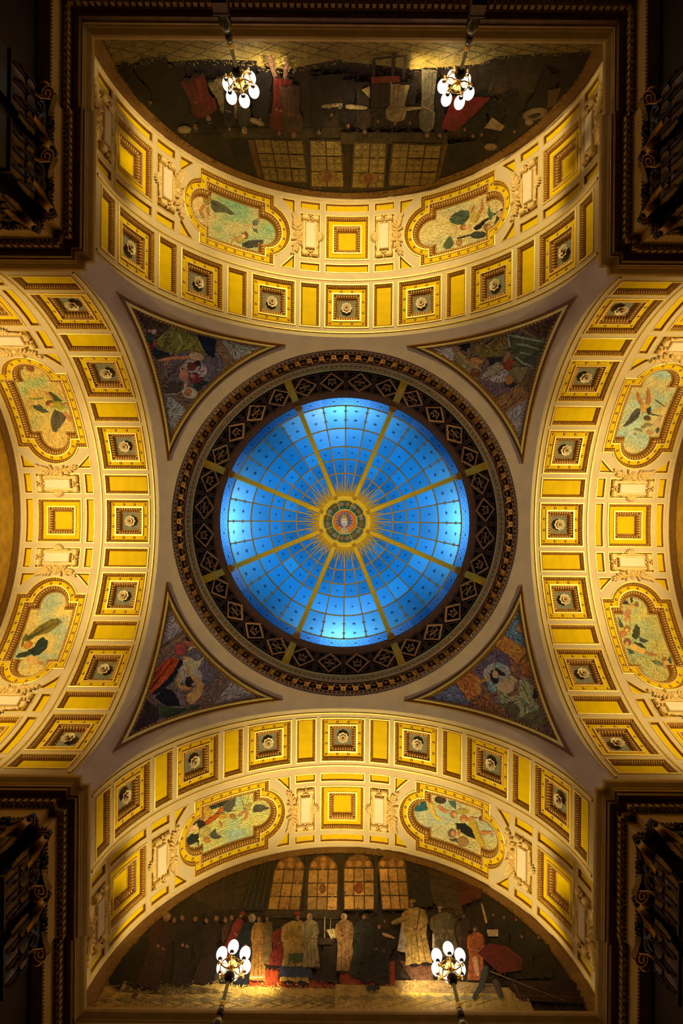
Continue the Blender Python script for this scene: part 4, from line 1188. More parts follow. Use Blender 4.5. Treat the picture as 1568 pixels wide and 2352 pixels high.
def p_tl(P):
    P.crop(270, 670, 4.02)
    P.poly([(930, 410), (1450, 490), (1100, 660)], (138, 128, 120), 0.12); P.poly([(410, 930), (500, 970), (645, 1095), (485, 1420)], (138, 130, 124), 0.12)
    P.poly([(130, 110), (540, 290), (350, 450), (240, 330)], (66, 48, 32)); P.limb([(350, 470), (540, 290)], 26, (140, 105, 70)); P.poly([(860, 610), (920, 430), (1100, 650), (970, 755)], (118, 88, 66))
    P.poly([(420, 900), (640, 1090), (720, 1010), (500, 850)], (104, 78, 66)); P.ell(720, 720, 270, 200, (96, 82, 92), -25, 0.9); P.ell(690, 715, 140, 100, (165, 142, 150), 10, 0.92)
    for k in range(3): P.limb([(380 + 60 * k, 880 - 70 * k), (640 + 20 * k, 640 - 40 * k)], 22, (84, 60, 48))
    P.poly([(710, 355), (850, 385), (905, 450), (905, 600), (885, 618), (800, 560), (760, 460)], (22, 26, 48)); P.poly([(545, 305), (690, 335), (720, 385), (580, 362)], (50, 50, 66))
    P.poly([(340, 530), (460, 560), (530, 590), (380, 625), (340, 600)], (32, 36, 36))
    P.poly([(360, 470), (420, 410), (520, 310), (640, 360), (720, 390), (765, 470), (822, 570), (780, 622), (640, 545), (560, 570), (430, 562)], (110, 100, 42), 0.4)
    P.limb([(560, 380), (600, 470), (540, 560)], 50, (140, 128, 66)); P.limb([(660, 400), (720, 470), (600, 540)], 46, (132, 118, 58)); P.limb([(460, 430), (420, 520)], 40, (90, 82, 34))
    P.limb([(660, 610), (500, 615), (370, 640)], 48, (170, 112, 78), 30); P.ell(725, 600, 75, 44, (190, 140, 112), 10)
    for x, y, r, c in ((690, 690, 46, (105, 48, 38)), (740, 660, 26, (48, 30, 28)), (710, 800, 52, (120, 44, 44)), (760, 820, 36, (96, 40, 40)), (690, 780, 26, (160, 100, 100)), (800, 840, 28, (34, 50, 44)), (740, 880, 40, (36, 48, 42)), (760, 690, 16, (34, 44, 34)),
                       (335, 370, 28, (172, 136, 126)), (295, 360, 20, (150, 120, 110)), (320, 520, 36, (112, 34, 38)), (290, 430, 46, (44, 58, 44)), (340, 480, 20, (160, 60, 60)), (350, 560, 40, (28, 40, 44))): P.ell(x, y, r, r, c)
    P.ell(520, 890, 80, 60, (66, 54, 44), -10); P.ell(610, 770, 48, 62, (172, 114, 88)); P.limb([(640, 820), (620, 890)], 52, (176, 124, 98)); P.limb([(590, 740), (575, 700)], 24, (180, 130, 104)); P.ell(665, 935, 74, 56, (178, 158, 138), 10); P.ell(650, 930, 38, 40, (150, 92, 62)); P.limb([(450, 950), (560, 940), (620, 900)], 14, (160, 140, 120))
pend(-1, -1, 'triangular mural of a woman in yellow green dress, upper left of the dome', (112, 88, 76), p_tl, PG)
def p_tr(P):
    P.crop(920, 670, 4.02)
    P.poly([(190, 520), (480, 465), (495, 670)], (152, 138, 142), 0.12); P.poly([(940, 1120), (1200, 960), (1110, 1450)], (144, 126, 126), 0.12)
    P.poly([(1090, 310), (1480, 170), (1345, 440), (1200, 390)], (78, 52, 30)); P.limb([(1080, 320), (1240, 430)], 26, (130, 96, 66))
    P.poly([(660, 450), (930, 375), (1010, 420), (960, 545), (800, 600), (700, 560)], (112, 86, 46)); P.limb([(770, 500), (900, 390)], 22, (60, 44, 26)); P.limb([(700, 460), (800, 530)], 16, (60, 44, 26))
    P.poly([(850, 1000), (1080, 850), (1210, 960), (945, 1125)], (136, 96, 58)); P.limb([(930, 1110), (1150, 950)], 12, (92, 62, 40)); P.limb([(960, 1060), (1040, 930)], 12, (60, 40, 28)); P.poly([(1060, 850), (1260, 700), (1215, 950)], (104, 74, 44))
    P.ell(860, 820, 180, 130, (102, 78, 82), 15, 0.9); P.ell(900, 770, 105, 72, (170, 150, 150), 5, 0.92)
    P.poly([(520, 470), (650, 445), (630, 530), (570, 560)], (26, 24, 26)); P.poly([(480, 480), (560, 560), (640, 630), (750, 720), (720, 825), (640, 760), (500, 645)], (124, 104, 70), 0.4); P.limb([(490, 490), (600, 640), (730, 690)], 34, (160, 118, 72))
    P.poly([(660, 480), (780, 525), (970, 545), (940, 605), (830, 602), (740, 605)], (108, 92, 46), 0.4); P.ell(700, 640, 66, 34, (165, 112, 62), 15); P.ell(690, 750, 46, 42, (120, 66, 40)); P.poly([(800, 610), (940, 600), (930, 650), (830, 690)], (40, 36, 34))
    P.poly([(735, 800), (800, 700), (900, 640), (955, 690), (900, 775), (770, 825)], (144, 124, 106)); P.limb([(760, 810), (910, 750)], 14, (90, 50, 40))
    P.poly([(960, 400), (1080, 382), (1300, 440), (1335, 500), (1280, 595), (1230, 695), (1100, 695), (1040, 600), (1000, 490)], (70, 70, 48), 0.5, 0.12)
    for a in ([(980, 400), (1100, 420), (1320, 465)], [(1060, 480), (1180, 500), (1290, 540)], [(1060, 600), (1130, 660), (1220, 690)], [(990, 420), (1010, 520)], [(1100, 560), (1200, 580)]): P.limb(a, 26, (136, 128, 98), 16)
    P.poly([(940, 700), (1000, 610), (1050, 640), (1000, 735)], (124, 48, 22)); P.limb([(950, 650), (1010, 570)], 30, (168, 112, 66)); P.poly([(980, 740), (1060, 690), (1180, 700), (1110, 850)], (112, 92, 62)); P.ell(1010, 850, 58, 36, (36, 32, 32)); P.ell(1000, 815, 46, 46, (158, 98, 56))
pend(1, -1, 'triangular mural of draped figures with a dark green gown, upper right of the dome', (104, 80, 62), p_tr, PG)
def p_bl(P):
    P.crop(260, 1330, 4.02)
    P.poly([(505, 150), (665, 455), (425, 625)], (146, 130, 132), 0.12); P.poly([(1100, 925), (1430, 1075), (925, 1155)], (136, 120, 122), 0.12); P.poly([(660, 470), (430, 620), (400, 740), (560, 700), (690, 560)], (120, 92, 76)); P.limb([(430, 640), (680, 480)], 16, (84, 62, 52))
    P.poly([(830, 1010), (990, 830), (1110, 920), (930, 1140), (800, 1080)], (108, 84, 78)); P.limb([(820, 1000), (960, 840)], 20, (140, 112, 100))
    P.poly([(270, 1090), (420, 1190), (410, 1335), (130, 1430)], (52, 36, 30)); P.limb([(280, 1040), (410, 1180)], 34, (116, 90, 64)); P.ell(790, 830, 170, 150, (102, 88, 98), 30, 0.9); P.ell(700, 890, 130, 98, (168, 152, 156), 15, 0.92)
    P.poly([(400, 1150), (560, 1190), (700, 1190), (800, 1150), (770, 1205), (560, 1265), (415, 1285)], (54, 62, 38), 0.5, 0.15)
    P.poly([(610, 735), (645, 760), (560, 935), (480, 1005), (400, 1065), (345, 1062), (500, 930)], (26, 24, 32)); P.poly([(385, 1095), (480, 1000), (560, 1040), (625, 1172), (480, 1172)], (22, 22, 26))
    P.poly([(298, 1022), (345, 870), (450, 780), (540, 712), (612, 742), (560, 855), (450, 970), (350, 1062)], (176, 66, 26), 0.3); P.limb([(340, 1020), (450, 880), (560, 740)], 16, (90, 30, 16)); P.limb([(320, 960), (420, 840), (520, 730)], 12, (110, 38, 18)); P.limb([(400, 1000), (500, 880), (590, 760)], 14, (200, 84, 36))
    P.poly([(640, 750), (720, 700), (845, 715), (780, 830), (720, 872), (660, 850)], (192, 168, 124)); P.ell(765, 700, 66, 55, (98, 84, 96)); P.limb([(690, 660), (740, 610), (770, 640)], 34, (192, 168, 120)); P.ell(690, 590, 55, 34, (150, 96, 66), 20); P.ell(620, 650, 58, 62, (164, 68, 62)); P.limb([(640, 720), (740, 740)], 34, (200, 150, 110)); P.ell(700, 540, 34, 40, (40, 34, 36))
    P.limb([(690, 1140), (770, 1050), (800, 980), (740, 900)], 120, (188, 132, 82), 60); P.limb([(770, 950), (700, 870), (675, 770)], 46, (190, 138, 90), 26); P.limb([(720, 1015), (610, 995), (590, 930), (630, 840)], 48, (186, 130, 82), 22); P.ell(700, 950, 36, 52, (42, 28, 22)); P.poly([(580, 1040), (640, 1060), (670, 1160), (620, 1170)], (110, 86, 96))
pend(-1, 1, 'triangular mural of a red-robed figure and bare-backed man, lower left of the dome', (112, 88, 82), p_bl, PG)
def p_br(P):
    P.crop(920, 1330, 4.02)
    P.poly([(1105, 170), (935, 500), (1175, 655)], (98, 118, 132), 0.25); P.poly([(160, 1085), (475, 935), (645, 1150), (500, 1150)], (98, 98, 122), 0.2); P.ell(1100, 450, 40, 50, (170, 120, 90)); P.ell(1060, 330, 34, 40, (120, 130, 120))
    P.poly([(930, 505), (1175, 660), (1085, 775), (845, 605)], (188, 118, 52)); P.poly([(845, 605), (1085, 775), (1055, 880), (960, 800)], (150, 98, 62)); P.limb([(860, 620), (1090, 800)], 16, (96, 84, 86)); P.poly([(1085, 775), (1190, 670), (1240, 900), (1120, 900)], (150, 94, 46)); P.limb([(1090, 770), (1180, 660)], 14, (84, 52, 30))
    P.ell(850, 830, 190, 150, (98, 80, 96), -40, 0.9); P.poly([(480, 925), (620, 835), (760, 930), (700, 1085), (600, 1095)], (168, 98, 52)); P.limb([(490, 940), (610, 1110)], 14, (96, 56, 34)); P.ell(890, 880, 132, 112, (168, 152, 142), 0, 0.92); P.ell(850, 985, 52, 66, (132, 152, 162)); P.ell(900, 795, 40, 28, (130, 156, 164))
    P.poly([(620, 1150), (720, 1100), (880, 1090), (990, 1210), (900, 1270)], (134, 84, 52)); P.limb([(640, 1140), (760, 1080), (900, 1240)], 16, (90, 56, 36)); P.poly([(830, 1100), (920, 1060), (940, 1160), (870, 1160)], (120, 92, 86))
    P.limb([(700, 900), (710, 1000), (730, 1070)], 84, (192, 122, 62), 60); P.ell(690, 915, 34, 34, (170, 100, 50)); P.limb([(740, 950), (830, 900)], 34, (196, 130, 72)); P.limb([(640, 1080), (620, 1130)], 50, (180, 110, 54)); P.limb([(760, 1070), (820, 1100)], 40, (180, 110, 54))
    P.poly([(870, 980), (920, 1030), (1000, 1080), (1090, 1060), (1090, 935), (1130, 918), (1230, 980), (1215, 1100), (1270, 1160), (1285, 1240), (1180, 1232), (1100, 1285), (1030, 1275), (940, 1185), (915, 1130)], (150, 142, 100), 0.35)
    for a in ([(880, 1000), (960, 1090), (1060, 1110)], [(1110, 950), (1180, 1100), (1240, 1220)], [(1080, 1060), (1160, 1170), (1300, 1290)], [(960, 1150), (1080, 1120)], [(1140, 1130), (1150, 1260)]): P.limb(a, 16, (96, 88, 58), 8)
    P.limb([(1060, 1080), (1180, 1170), (1330, 1300)], 30, (112, 110, 98)); P.poly([(930, 1150), (1040, 1130), (1110, 1210), (1060, 1290), (1000, 1250)], (84, 72, 52), 0.5, 0.15)
    P.poly([(1030, 1272), (1120, 1270), (1270, 1200), (1365, 1345), (1250, 1385), (1140, 1335)], (98, 84, 54), 0.5, 0.15)
    P.poly([(880, 970), (960, 915), (1065, 940), (1045, 1030), (985, 1062), (900, 1032)], (206, 152, 112), 0.1); P.limb([(1000, 890), (1080, 945)], 44, (200, 146, 104)); P.limb([(1000, 1100), (1060, 1085)], 30, (200, 144, 100)); P.poly([(820, 860), (880, 820), (970, 870), (960, 902), (910, 880), (895, 960), (860, 975), (830, 925)], (38, 30, 32)); P.ell(872, 882, 32, 40, (204, 146, 106), -20)
    P.poly([(1230, 1010), (1270, 1060), (1240, 1110), (1215, 1080)], (40, 36, 30))
pend(1, 1, 'triangular mural with bare-chested figure and orange wall, lower right of the dome', (122, 86, 66), p_br, PG)

# ------------------------------------------------------------------ medallion in the oculus
P = Paint(surf_plane(2, ZO - 0.02, -1), None, (0.55, 0.55, 0.55), 1.0, 6.0, 0.0015); P.crop(620, 1040, 4.3556)
cx, cy = 742, 684
P.ell(cx, cy, 202, 202, (62, 72, 50), 0, 0.9, 32)
for k in range(16):
    a = 2 * pi * k / 16 + pi / 16; P.ell(cx + 172 * cos(a), cy + 172 * sin(a), 32, 24, (100, 94, 76) if k % 2 else (92, 78, 40), math.degrees(a) + 90, 0.75)
    P.ell(cx + 138 * cos(a), cy + 138 * sin(a), 24, 9, (30, 96, 84), math.degrees(a) + 90)
P.ell(cx, cy, 120, 120, (178, 96, 24), 0, 0.85, 32)
pts = []
for k in range(32):
    a = 2 * pi * k / 32; r = 100 if k % 2 == 0 else 58; pts.append((cx + r * cos(a), cy - 8 + r * sin(a)))
P.poly(pts, (52, 84, 128), 0.15)
P.poly([(690, 780), (715, 750), (770, 750), (800, 780), (770, 800), (742, 804), (710, 798)], (150, 128, 88)); P.limb([(742, 730), (742, 775)], 36, (150, 138, 124)); P.ell(742, 672, 50, 52, (128, 92, 44)); P.ell(742, 690, 36, 52, (162, 150, 132))
P.ell(730, 680, 6, 3, (60, 50, 50)); P.ell(755, 680, 6, 3, (60, 50, 50)); P.ell(742, 712, 9, 3, (110, 70, 62)); P.ell(742, 634, 26, 18, (150, 116, 50))
P.obj('sun_medallion', DOME)['label'] = 'round stained glass medallion with a crowned face on an orange sun'
b2 = MB(); rm_ = 0.645
b2.lathe([(rm_ - 0.03, ZO - 0.05), (rm_ - 0.02, ZO - 0.09), (rm_ + 0.02, ZO - 0.09), (rm_ + 0.03, ZO - 0.05)], 48)
ob('medallion_ring', b2.mesh('medallion_ring', ['goldhi']), DOME, DI)
b2 = MB(); b2.box((rm_, -0.018, ZO - 0.08), (RO - 0.25, 0.018, ZO - 0.05)); sp = b2.mesh('medallion_spoke', ['goldhi'])
for k in range(8): ob('medallion_spoke', sp, DOME, DI @ RZ(k * pi / 4 + pi / 8))

# ------------------------------------------------------------------ lunette walls and murals
LW = Y2 - 0.02   # plane of the lunette murals
def half_ring(R0, R1, y, zb, n=48):
    b2 = MB()
    pth = [(-1, None)] + [(0, -pi / 2 + pi * k / n) for k in range(n + 1)] + [(1, None)]
    def pt(R, q):
        if q[1] is None: return (q[0] * R, y, zb)
        return (R * sin(q[1]), y, R * cos(q[1]))
    b2.grid([[pt(R0, q) for q in pth], [pt(R1, q) for q in pth]])
    return b2
def key_band():
    """a running key pattern drawn as little raised bars along the arch"""
    b2 = MB(); n = 96
    for k in range(n):
        a0 = -pi / 2 + pi * k / n; da = pi / n
        segs = [((0.05, 0.15), (0.05, 0.85)), ((0.05, 0.85), (0.8, 0.85)), ((0.8, 0.85), (0.8, 0.35)), ((0.8, 0.35), (0.4, 0.35)), ((0.4, 0.35), (0.4, 0.6)), ((0.8, 0.15), (1.05, 0.15)), ((0.0, 0.15), (0.1, 0.15))]
        for (u0, v0), (u1, v1) in segs:
            u0, u1 = min(u0, u1) - 0.03, max(u0, u1) + 0.03; v0, v1 = min(v0, v1) - 0.05, max(v0, v1) + 0.05
            p = []
            for u, v in ((u0, v0), (u1, v0), (u1, v1), (u0, v1)):
                a = a0 + da * u; R = 6.66 + 0.22 * v; p.append((R * sin(a), LW - 0.012, R * cos(a)))
            b2.poly(p)
    return b2
kb = key_band().mesh('key_pattern', ['keyline'])
bandm = half_ring(6.58, 7.02, LW - 0.006, -0.95).mesh('painted_band', ['key'])
lipm = half_ring(6.545, 6.59, LW - 0.03, -0.95).mesh('inner_moulding', ['golddark'])
b2 = MB(); n = 48
b2.fc([b2.vt((x, LW + 0.002, z)) for x, z in [(-7.05, -0.95), (7.05, -0.95)] + [(7.02 * cos(pi * k / n), 7.02 * sin(pi * k / n)) for k in range(n + 1)]])
lun = b2.mesh('canvas_back', ['wallpaint'])

def lunette(arch, label, draw, gain=1.0):
    mtx = VM[arch]; th = ARCH[arch]
    e = thing('lunette_mural', label, 'mural', T(mtx @ Vector((0, LW, 0))))
    for nm, me in (('canvas', lun), ('painted_band', bandm), ('inner_moulding', lipm), ('key_pattern', kb)):
        keep(ob(nm, me, None, mtx, stuff=nm == 'key_pattern'), e)
    if draw:
        sg = 1 if arch == 'bottom' else -1
        clip = [proj(mtx @ Vector((6.57 * sin(-pi / 2 + pi * k / 60), LW, 6.57 * cos(-pi / 2 + pi * k / 60)))) for k in range(61)]
        clip = [proj(mtx @ Vector((-6.57, LW, -0.9)))] + clip + [proj(mtx @ Vector((6.57, LW, -0.9)))]
        P = Paint(surf_plane(1, sg * (LW - 0.004), -sg), clip, (1.0, 0.78, 0.45), gain, 8.0, 0.00022)
        P.poly(clip, (40, 26, 14), 0.3, 0.02, raw=True)
        draw(P); P.strokes(14000, 3, 7, 2.0, 0.3, len(label)); P.obj('painted_scene', e)
    return e

def panes(P, quad, nc, nr, c, lead=(60, 38, 16), tracery=True):
    """a leaded window: warm panes with dark bars between them"""
    a, b2, c2, d = [Vector(q) for q in quad]
    at = lambda u, v: tuple((a.lerp(b2, u)).lerp(d.lerp(c2, u), v))
    P.poly([at(-0.03, -0.02), at(1.03, -0.02), at(1.03, 1.02), at(-0.03, 1.02)], lead)
    for i in range(nc):
        for j in range(nr):
            u0, u1, v0, v1 = (i + 0.05) / nc, (i + 0.95) / nc, (j + 0.05) / nr, (j + 0.95) / nr
            k = random.uniform(0.82, 1.1)
            P.poly([at(u0, v0), at(u1, v0), at(u1, v1), at(u0, v1)], tuple(x * k for x in c), 0.12, 0.1)
            if tracery:
                um, vm_ = (u0 + u1) / 2, (v0 + v1) / 2
                P.limb([at(um, v0), at(um, v1)], 5, tuple(x * 0.55 for x in c), 5); P.limb([at(u0, vm_), at(u1, vm_)], 5, tuple(x * 0.55 for x in c), 5)
                for sx in (0.25, 0.75):
                    for sy in (0.25, 0.75):
                        uu, vv = u0 + (u1 - u0) * sx, v0 + (v1 - v0) * sy
                        hu, hv = (u1 - u0) * 0.14, (v1 - v0) * 0.14
                        q = [at(uu - hu, vv - hv), at(uu + hu, vv - hv), at(uu + hu, vv + hv), at(uu - hu, vv + hv)]
                        P.poly(q, tuple(x * 0.72 for x in c), 0.1); q = [at(uu - hu * .7, vv - hv * .7), at(uu + hu * .7, vv - hv * .7), at(uu + hu * .7, vv + hv * .7), at(uu - hu * .7, vv + hv * .7)]; P.poly(q, tuple(x * 1.05 for x in c), 0.1)

def scene_bottom(P):
    L, Rr = (190, 1960, 2.6133), (780, 1960, 2.6133)
    P.crop(*L)
    P.poly([(700, 150), (1040, 20), (1100, 330), (820, 340), (640, 260)], (58, 38, 20)); 
    for k in range(5): P.limb([(820 + 30 * k, 120 + 45 * k), (1000, 80 + 55 * k)], 5, (36, 24, 12), 5)
    P.poly([(-60, 800), (250, 780), (1600, 790), (1600, 1000), (-60, 1000)], (158, 118, 46), 0.15)
    for k in range(14):
        x = 60 + 120 * k; P.poly([(x, 880), (x + 60, 862), (x + 120, 880), (x + 60, 900)], (118, 92, 44), 0.1)
        P.limb([(x - 60, 940), (x + 180, 870)], 4, (104, 76, 34), 4); P.limb([(x - 60, 850), (x + 180, 920)], 4, (104, 76, 34), 4)
    P.poly([(300, 790), (700, 800), (900, 840), (500, 850), (200, 830)], (86, 62, 26)); 
    P.poly([(990, 700), (1180, 704), (1400, 770), (1580, 790), (1580, 812), (1000, 802)], (134, 46, 16))
    P.poly([(945, 345), (1035, 70), (1150, 20), (1100, 345)], (36, 26, 20), 0.4, 0.15)
    for k in range(4): P.limb([(965 + 36 * k, 330), (1050 + 24 * k, 60)], 10, (66, 52, 30), 6)
    for q, arch_c in ((((1150, 100), (1330, 100), (1300, 345), (1108, 340)), (1245, 100)), (((1355, 100), (1532, 100), (1526, 345), (1340, 345)), (1443, 100))):
        P.ell(arch_c[0], arch_c[1], 88, 84, (120, 76, 30), 0, 0.8); panes(P, q, 3, 3, (178, 124, 52), tracery=False)
        for k in range(3): P.ell(arch_c[0] - 55 + 55 * k, arch_c[1] - 26, 20, 22, (168, 112, 46)); 
        P.ell(arch_c[0], arch_c[1] - 60, 20, 18, (160, 104, 44))
    P.limb([(1335, 360), (1345, 20)], 26, (46, 32, 18), 22); P.poly([(1100, 345), (1580, 350), (1580, 400), (1090, 390)], (56, 40, 20))
    P.ell(1438, 215, 22, 28, (110, 66, 26))
    for f in (((180, 800), (330, 520), 110, (16, 9, 7)), ((300, 800), (420, 480), 120, (18, 9, 8)), ((500, 790), (560, 385), 110, (26, 12, 10)), ((740, 790), (680, 375), 110, (24, 15, 11)), ((800, 780), (745, 385), 90, (28, 17, 12)), ((700, 790), (815, 375), 90, (34, 17, 12)), ((830, 780), (905, 372), 90, (48, 42, 24)), ((880, 770), (862, 385), 70, (60, 30, 16))): P.fig(*f, hands=False)
    P.fig((390, 820), (510, 365), 150, (46, 16, 12), hair=(120, 90, 50)); P.limb([(330, 850), (290, 870)], 26, (70, 22, 14)); P.fig((600, 800), (605, 370), 130, (26, 14, 11)); P.fig((930, 800), (1020, 375), 130, (20, 22, 20), hair=(130, 110, 70))
    P.fig((1050, 780), (1065, 380), 105, (126, 80, 28)); P.limb([(1000, 755), (1090, 752)], 18, (150, 120, 70)); P.fig((1110, 680), (1110, 385), 66, (92, 66, 28)); P.fig((1165, 690), (1192, 440), 100, (96, 26, 16)); P.fig((850, 640), (960, 372), 60, (100, 26, 18), hat=(120, 28, 20))
    P.fig((1275, 790), (1285, 372), 190, (146, 106, 40), hat=(120, 36, 18)); P.poly([(1180, 690), (1365, 690), (1380, 760), (1180, 755)], (38, 38, 46)); P.poly([(1235, 615), (1345, 608), (1350, 670), (1232, 675)], (54, 58, 26)); P.fig((1375, 700), (1360, 375), 110, (124, 98, 52), hair=(150, 120, 60))
    P.poly([(1430, 740), (1445, 570), (1490, 570), (1500, 740), (1560, 790), (1370, 780)], (30, 18, 12)); P.poly([(1400, 520), (1520, 520), (1500, 560), (1420, 560)], (50, 32, 18)); P.poly([(1460, 470), (1510, 465), (1530, 515), (1490, 525)], (170, 140, 80)); P.limb([(1450, 520), (1452, 390)], 8, (170, 140, 80)); P.limb([(1485, 500), (1486, 400)], 6, (160, 130, 70))
    P.crop(*Rr)
    P.poly([(-30, 800), (1110, 820), (1180, 1000), (-30, 1000)], (158, 118, 46), 0.15)
    for k in range(8):
        x = -20 + 120 * k; P.poly([(x, 880), (x + 60, 862), (x + 120, 880), (x + 60, 900)], (118, 92, 44), 0.1); P.limb([(x - 60, 940), (x + 180, 870)], 4, (104, 76, 34), 4)
    P.poly([(520, 100), (700, 155), (745, 400), (640, 410), (560, 300)], (64, 42, 20), 0.2, 0.1)
    for k in range(5): P.limb([(545 + 10 * k, 150 + 48 * k), (700 + 10 * k, 180 + 44 * k)], 4, (40, 26, 12), 4)
    P.poly([(690, 160), (860, 230), (850, 280), (720, 330)], (72, 26, 12)); P.poly([(380, 60), (530, 100), (560, 330), (430, 340)], (32, 22, 16), 0.4, 0.15)
    for q, arch_c in ((((25, 100), (205, 100), (210, 350), (25, 350)), (113, 100)), (((235, 100), (395, 100), (418, 350), (255, 350)), (312, 100))):
        P.ell(arch_c[0], arch_c[1], 88, 84, (120, 76, 30), 0, 0.8); panes(P, q, 3, 3, (182, 126, 52), tracery=False)
        for k in range(3): P.ell(arch_c[0] - 55 + 55 * k, arch_c[1] - 26, 20, 22, (168, 112, 46))
    P.ell(115, 220, 26, 36, (128, 52, 20)); P.limb([(215, 370), (218, 20)], 24, (46, 32, 18), 22)
    P.poly([(310, 780), (560, 776), (945, 800), (945, 855), (360, 850)], (116, 84, 40), 0.15); P.poly([(360, 660), (560, 690), (560, 780), (430, 775)], (72, 42, 22)); P.poly([(0, 720), (330, 660), (330, 810), (0, 800)], (124, 42, 14))
    P.poly([(980, 780), (1420, 780), (1500, 920), (1080, 900)], (40, 16, 12)); P.limb([(1040, 790), (1090, 900)], 10, (90, 50, 26)); P.limb([(1060, 870), (1480, 880)], 8, (80, 44, 24), 8)
    for f in (((265, 640), (265, 410), 70, (50, 20, 15)), ((930, 640), (925, 370), 90, (20, 14, 12)), ((985, 640), (980, 385), 90, (18, 13, 12)), ((1060, 640), (1062, 400), 90, (16, 12, 11)), ((1110, 760), (1095, 500), 150, (17, 12, 11)), ((1230, 760), (1195, 505), 130, (18, 12, 11)), ((740, 640), (750, 380), 80, (46, 26, 15)), ((700, 660), (700, 400), 70, (60, 40, 20))): P.fig(*f, hands=False)
    P.fig((40, 730), (25, 380), 120, (116, 76, 34), hair=(160, 130, 80)); P.fig((110, 760), (155, 380), 120, (28, 28, 18)); P.fig((200, 790), (245, 440), 220, (17, 15, 13)); P.ell(200, 830, 42, 20, (28, 26, 22)); P.limb([(255, 500), (330, 530)], 26, (180, 130, 80))
    P.poly([(345, 605), (368, 450), (415, 470), (415, 625)], (158, 132, 94)); P.fig((480, 690), (435, 305), 170, (146, 106, 44), hat=(120, 84, 30)); P.limb([(420, 400), (310, 440)], 40, (150, 110, 50), 26); P.limb([(490, 300), (460, 480)], 8, (40, 26, 14)); P.poly([(555, 590), (555, 500), (580, 505), (590, 600)], (160, 134, 96))
    P.fig((650, 650), (602, 345), 160, (78, 60, 32), hat=(110, 90, 60)); P.fig((820, 790), (815, 460), 110, (124, 58, 22), hair=(50, 36, 24)); P.limb([(810, 640), (830, 760)], 44, (150, 96, 54)); P.poly([(825, 620), (900, 560), (1000, 580), (1095, 650), (1092, 725), (960, 745)], (74, 14, 11), 0.3)
    P.limb([(880, 700), (850, 820), (800, 900)], 46, (44, 40, 26)); P.limb([(930, 780), (975, 900)], 46, (60, 44, 30)); P.limb([(900, 730), (1350, 910)], 6, (120, 84, 44), 3); P.poly([(880, 480), (950, 478), (950, 520), (890, 520)], (150, 116, 70)); P.limb([(880, 440), (850, 320)], 18, (150, 112, 64))
lunette('bottom', 'upright lunette mural of a robed crowd before tall windows at the bottom', scene_bottom, 1.5)

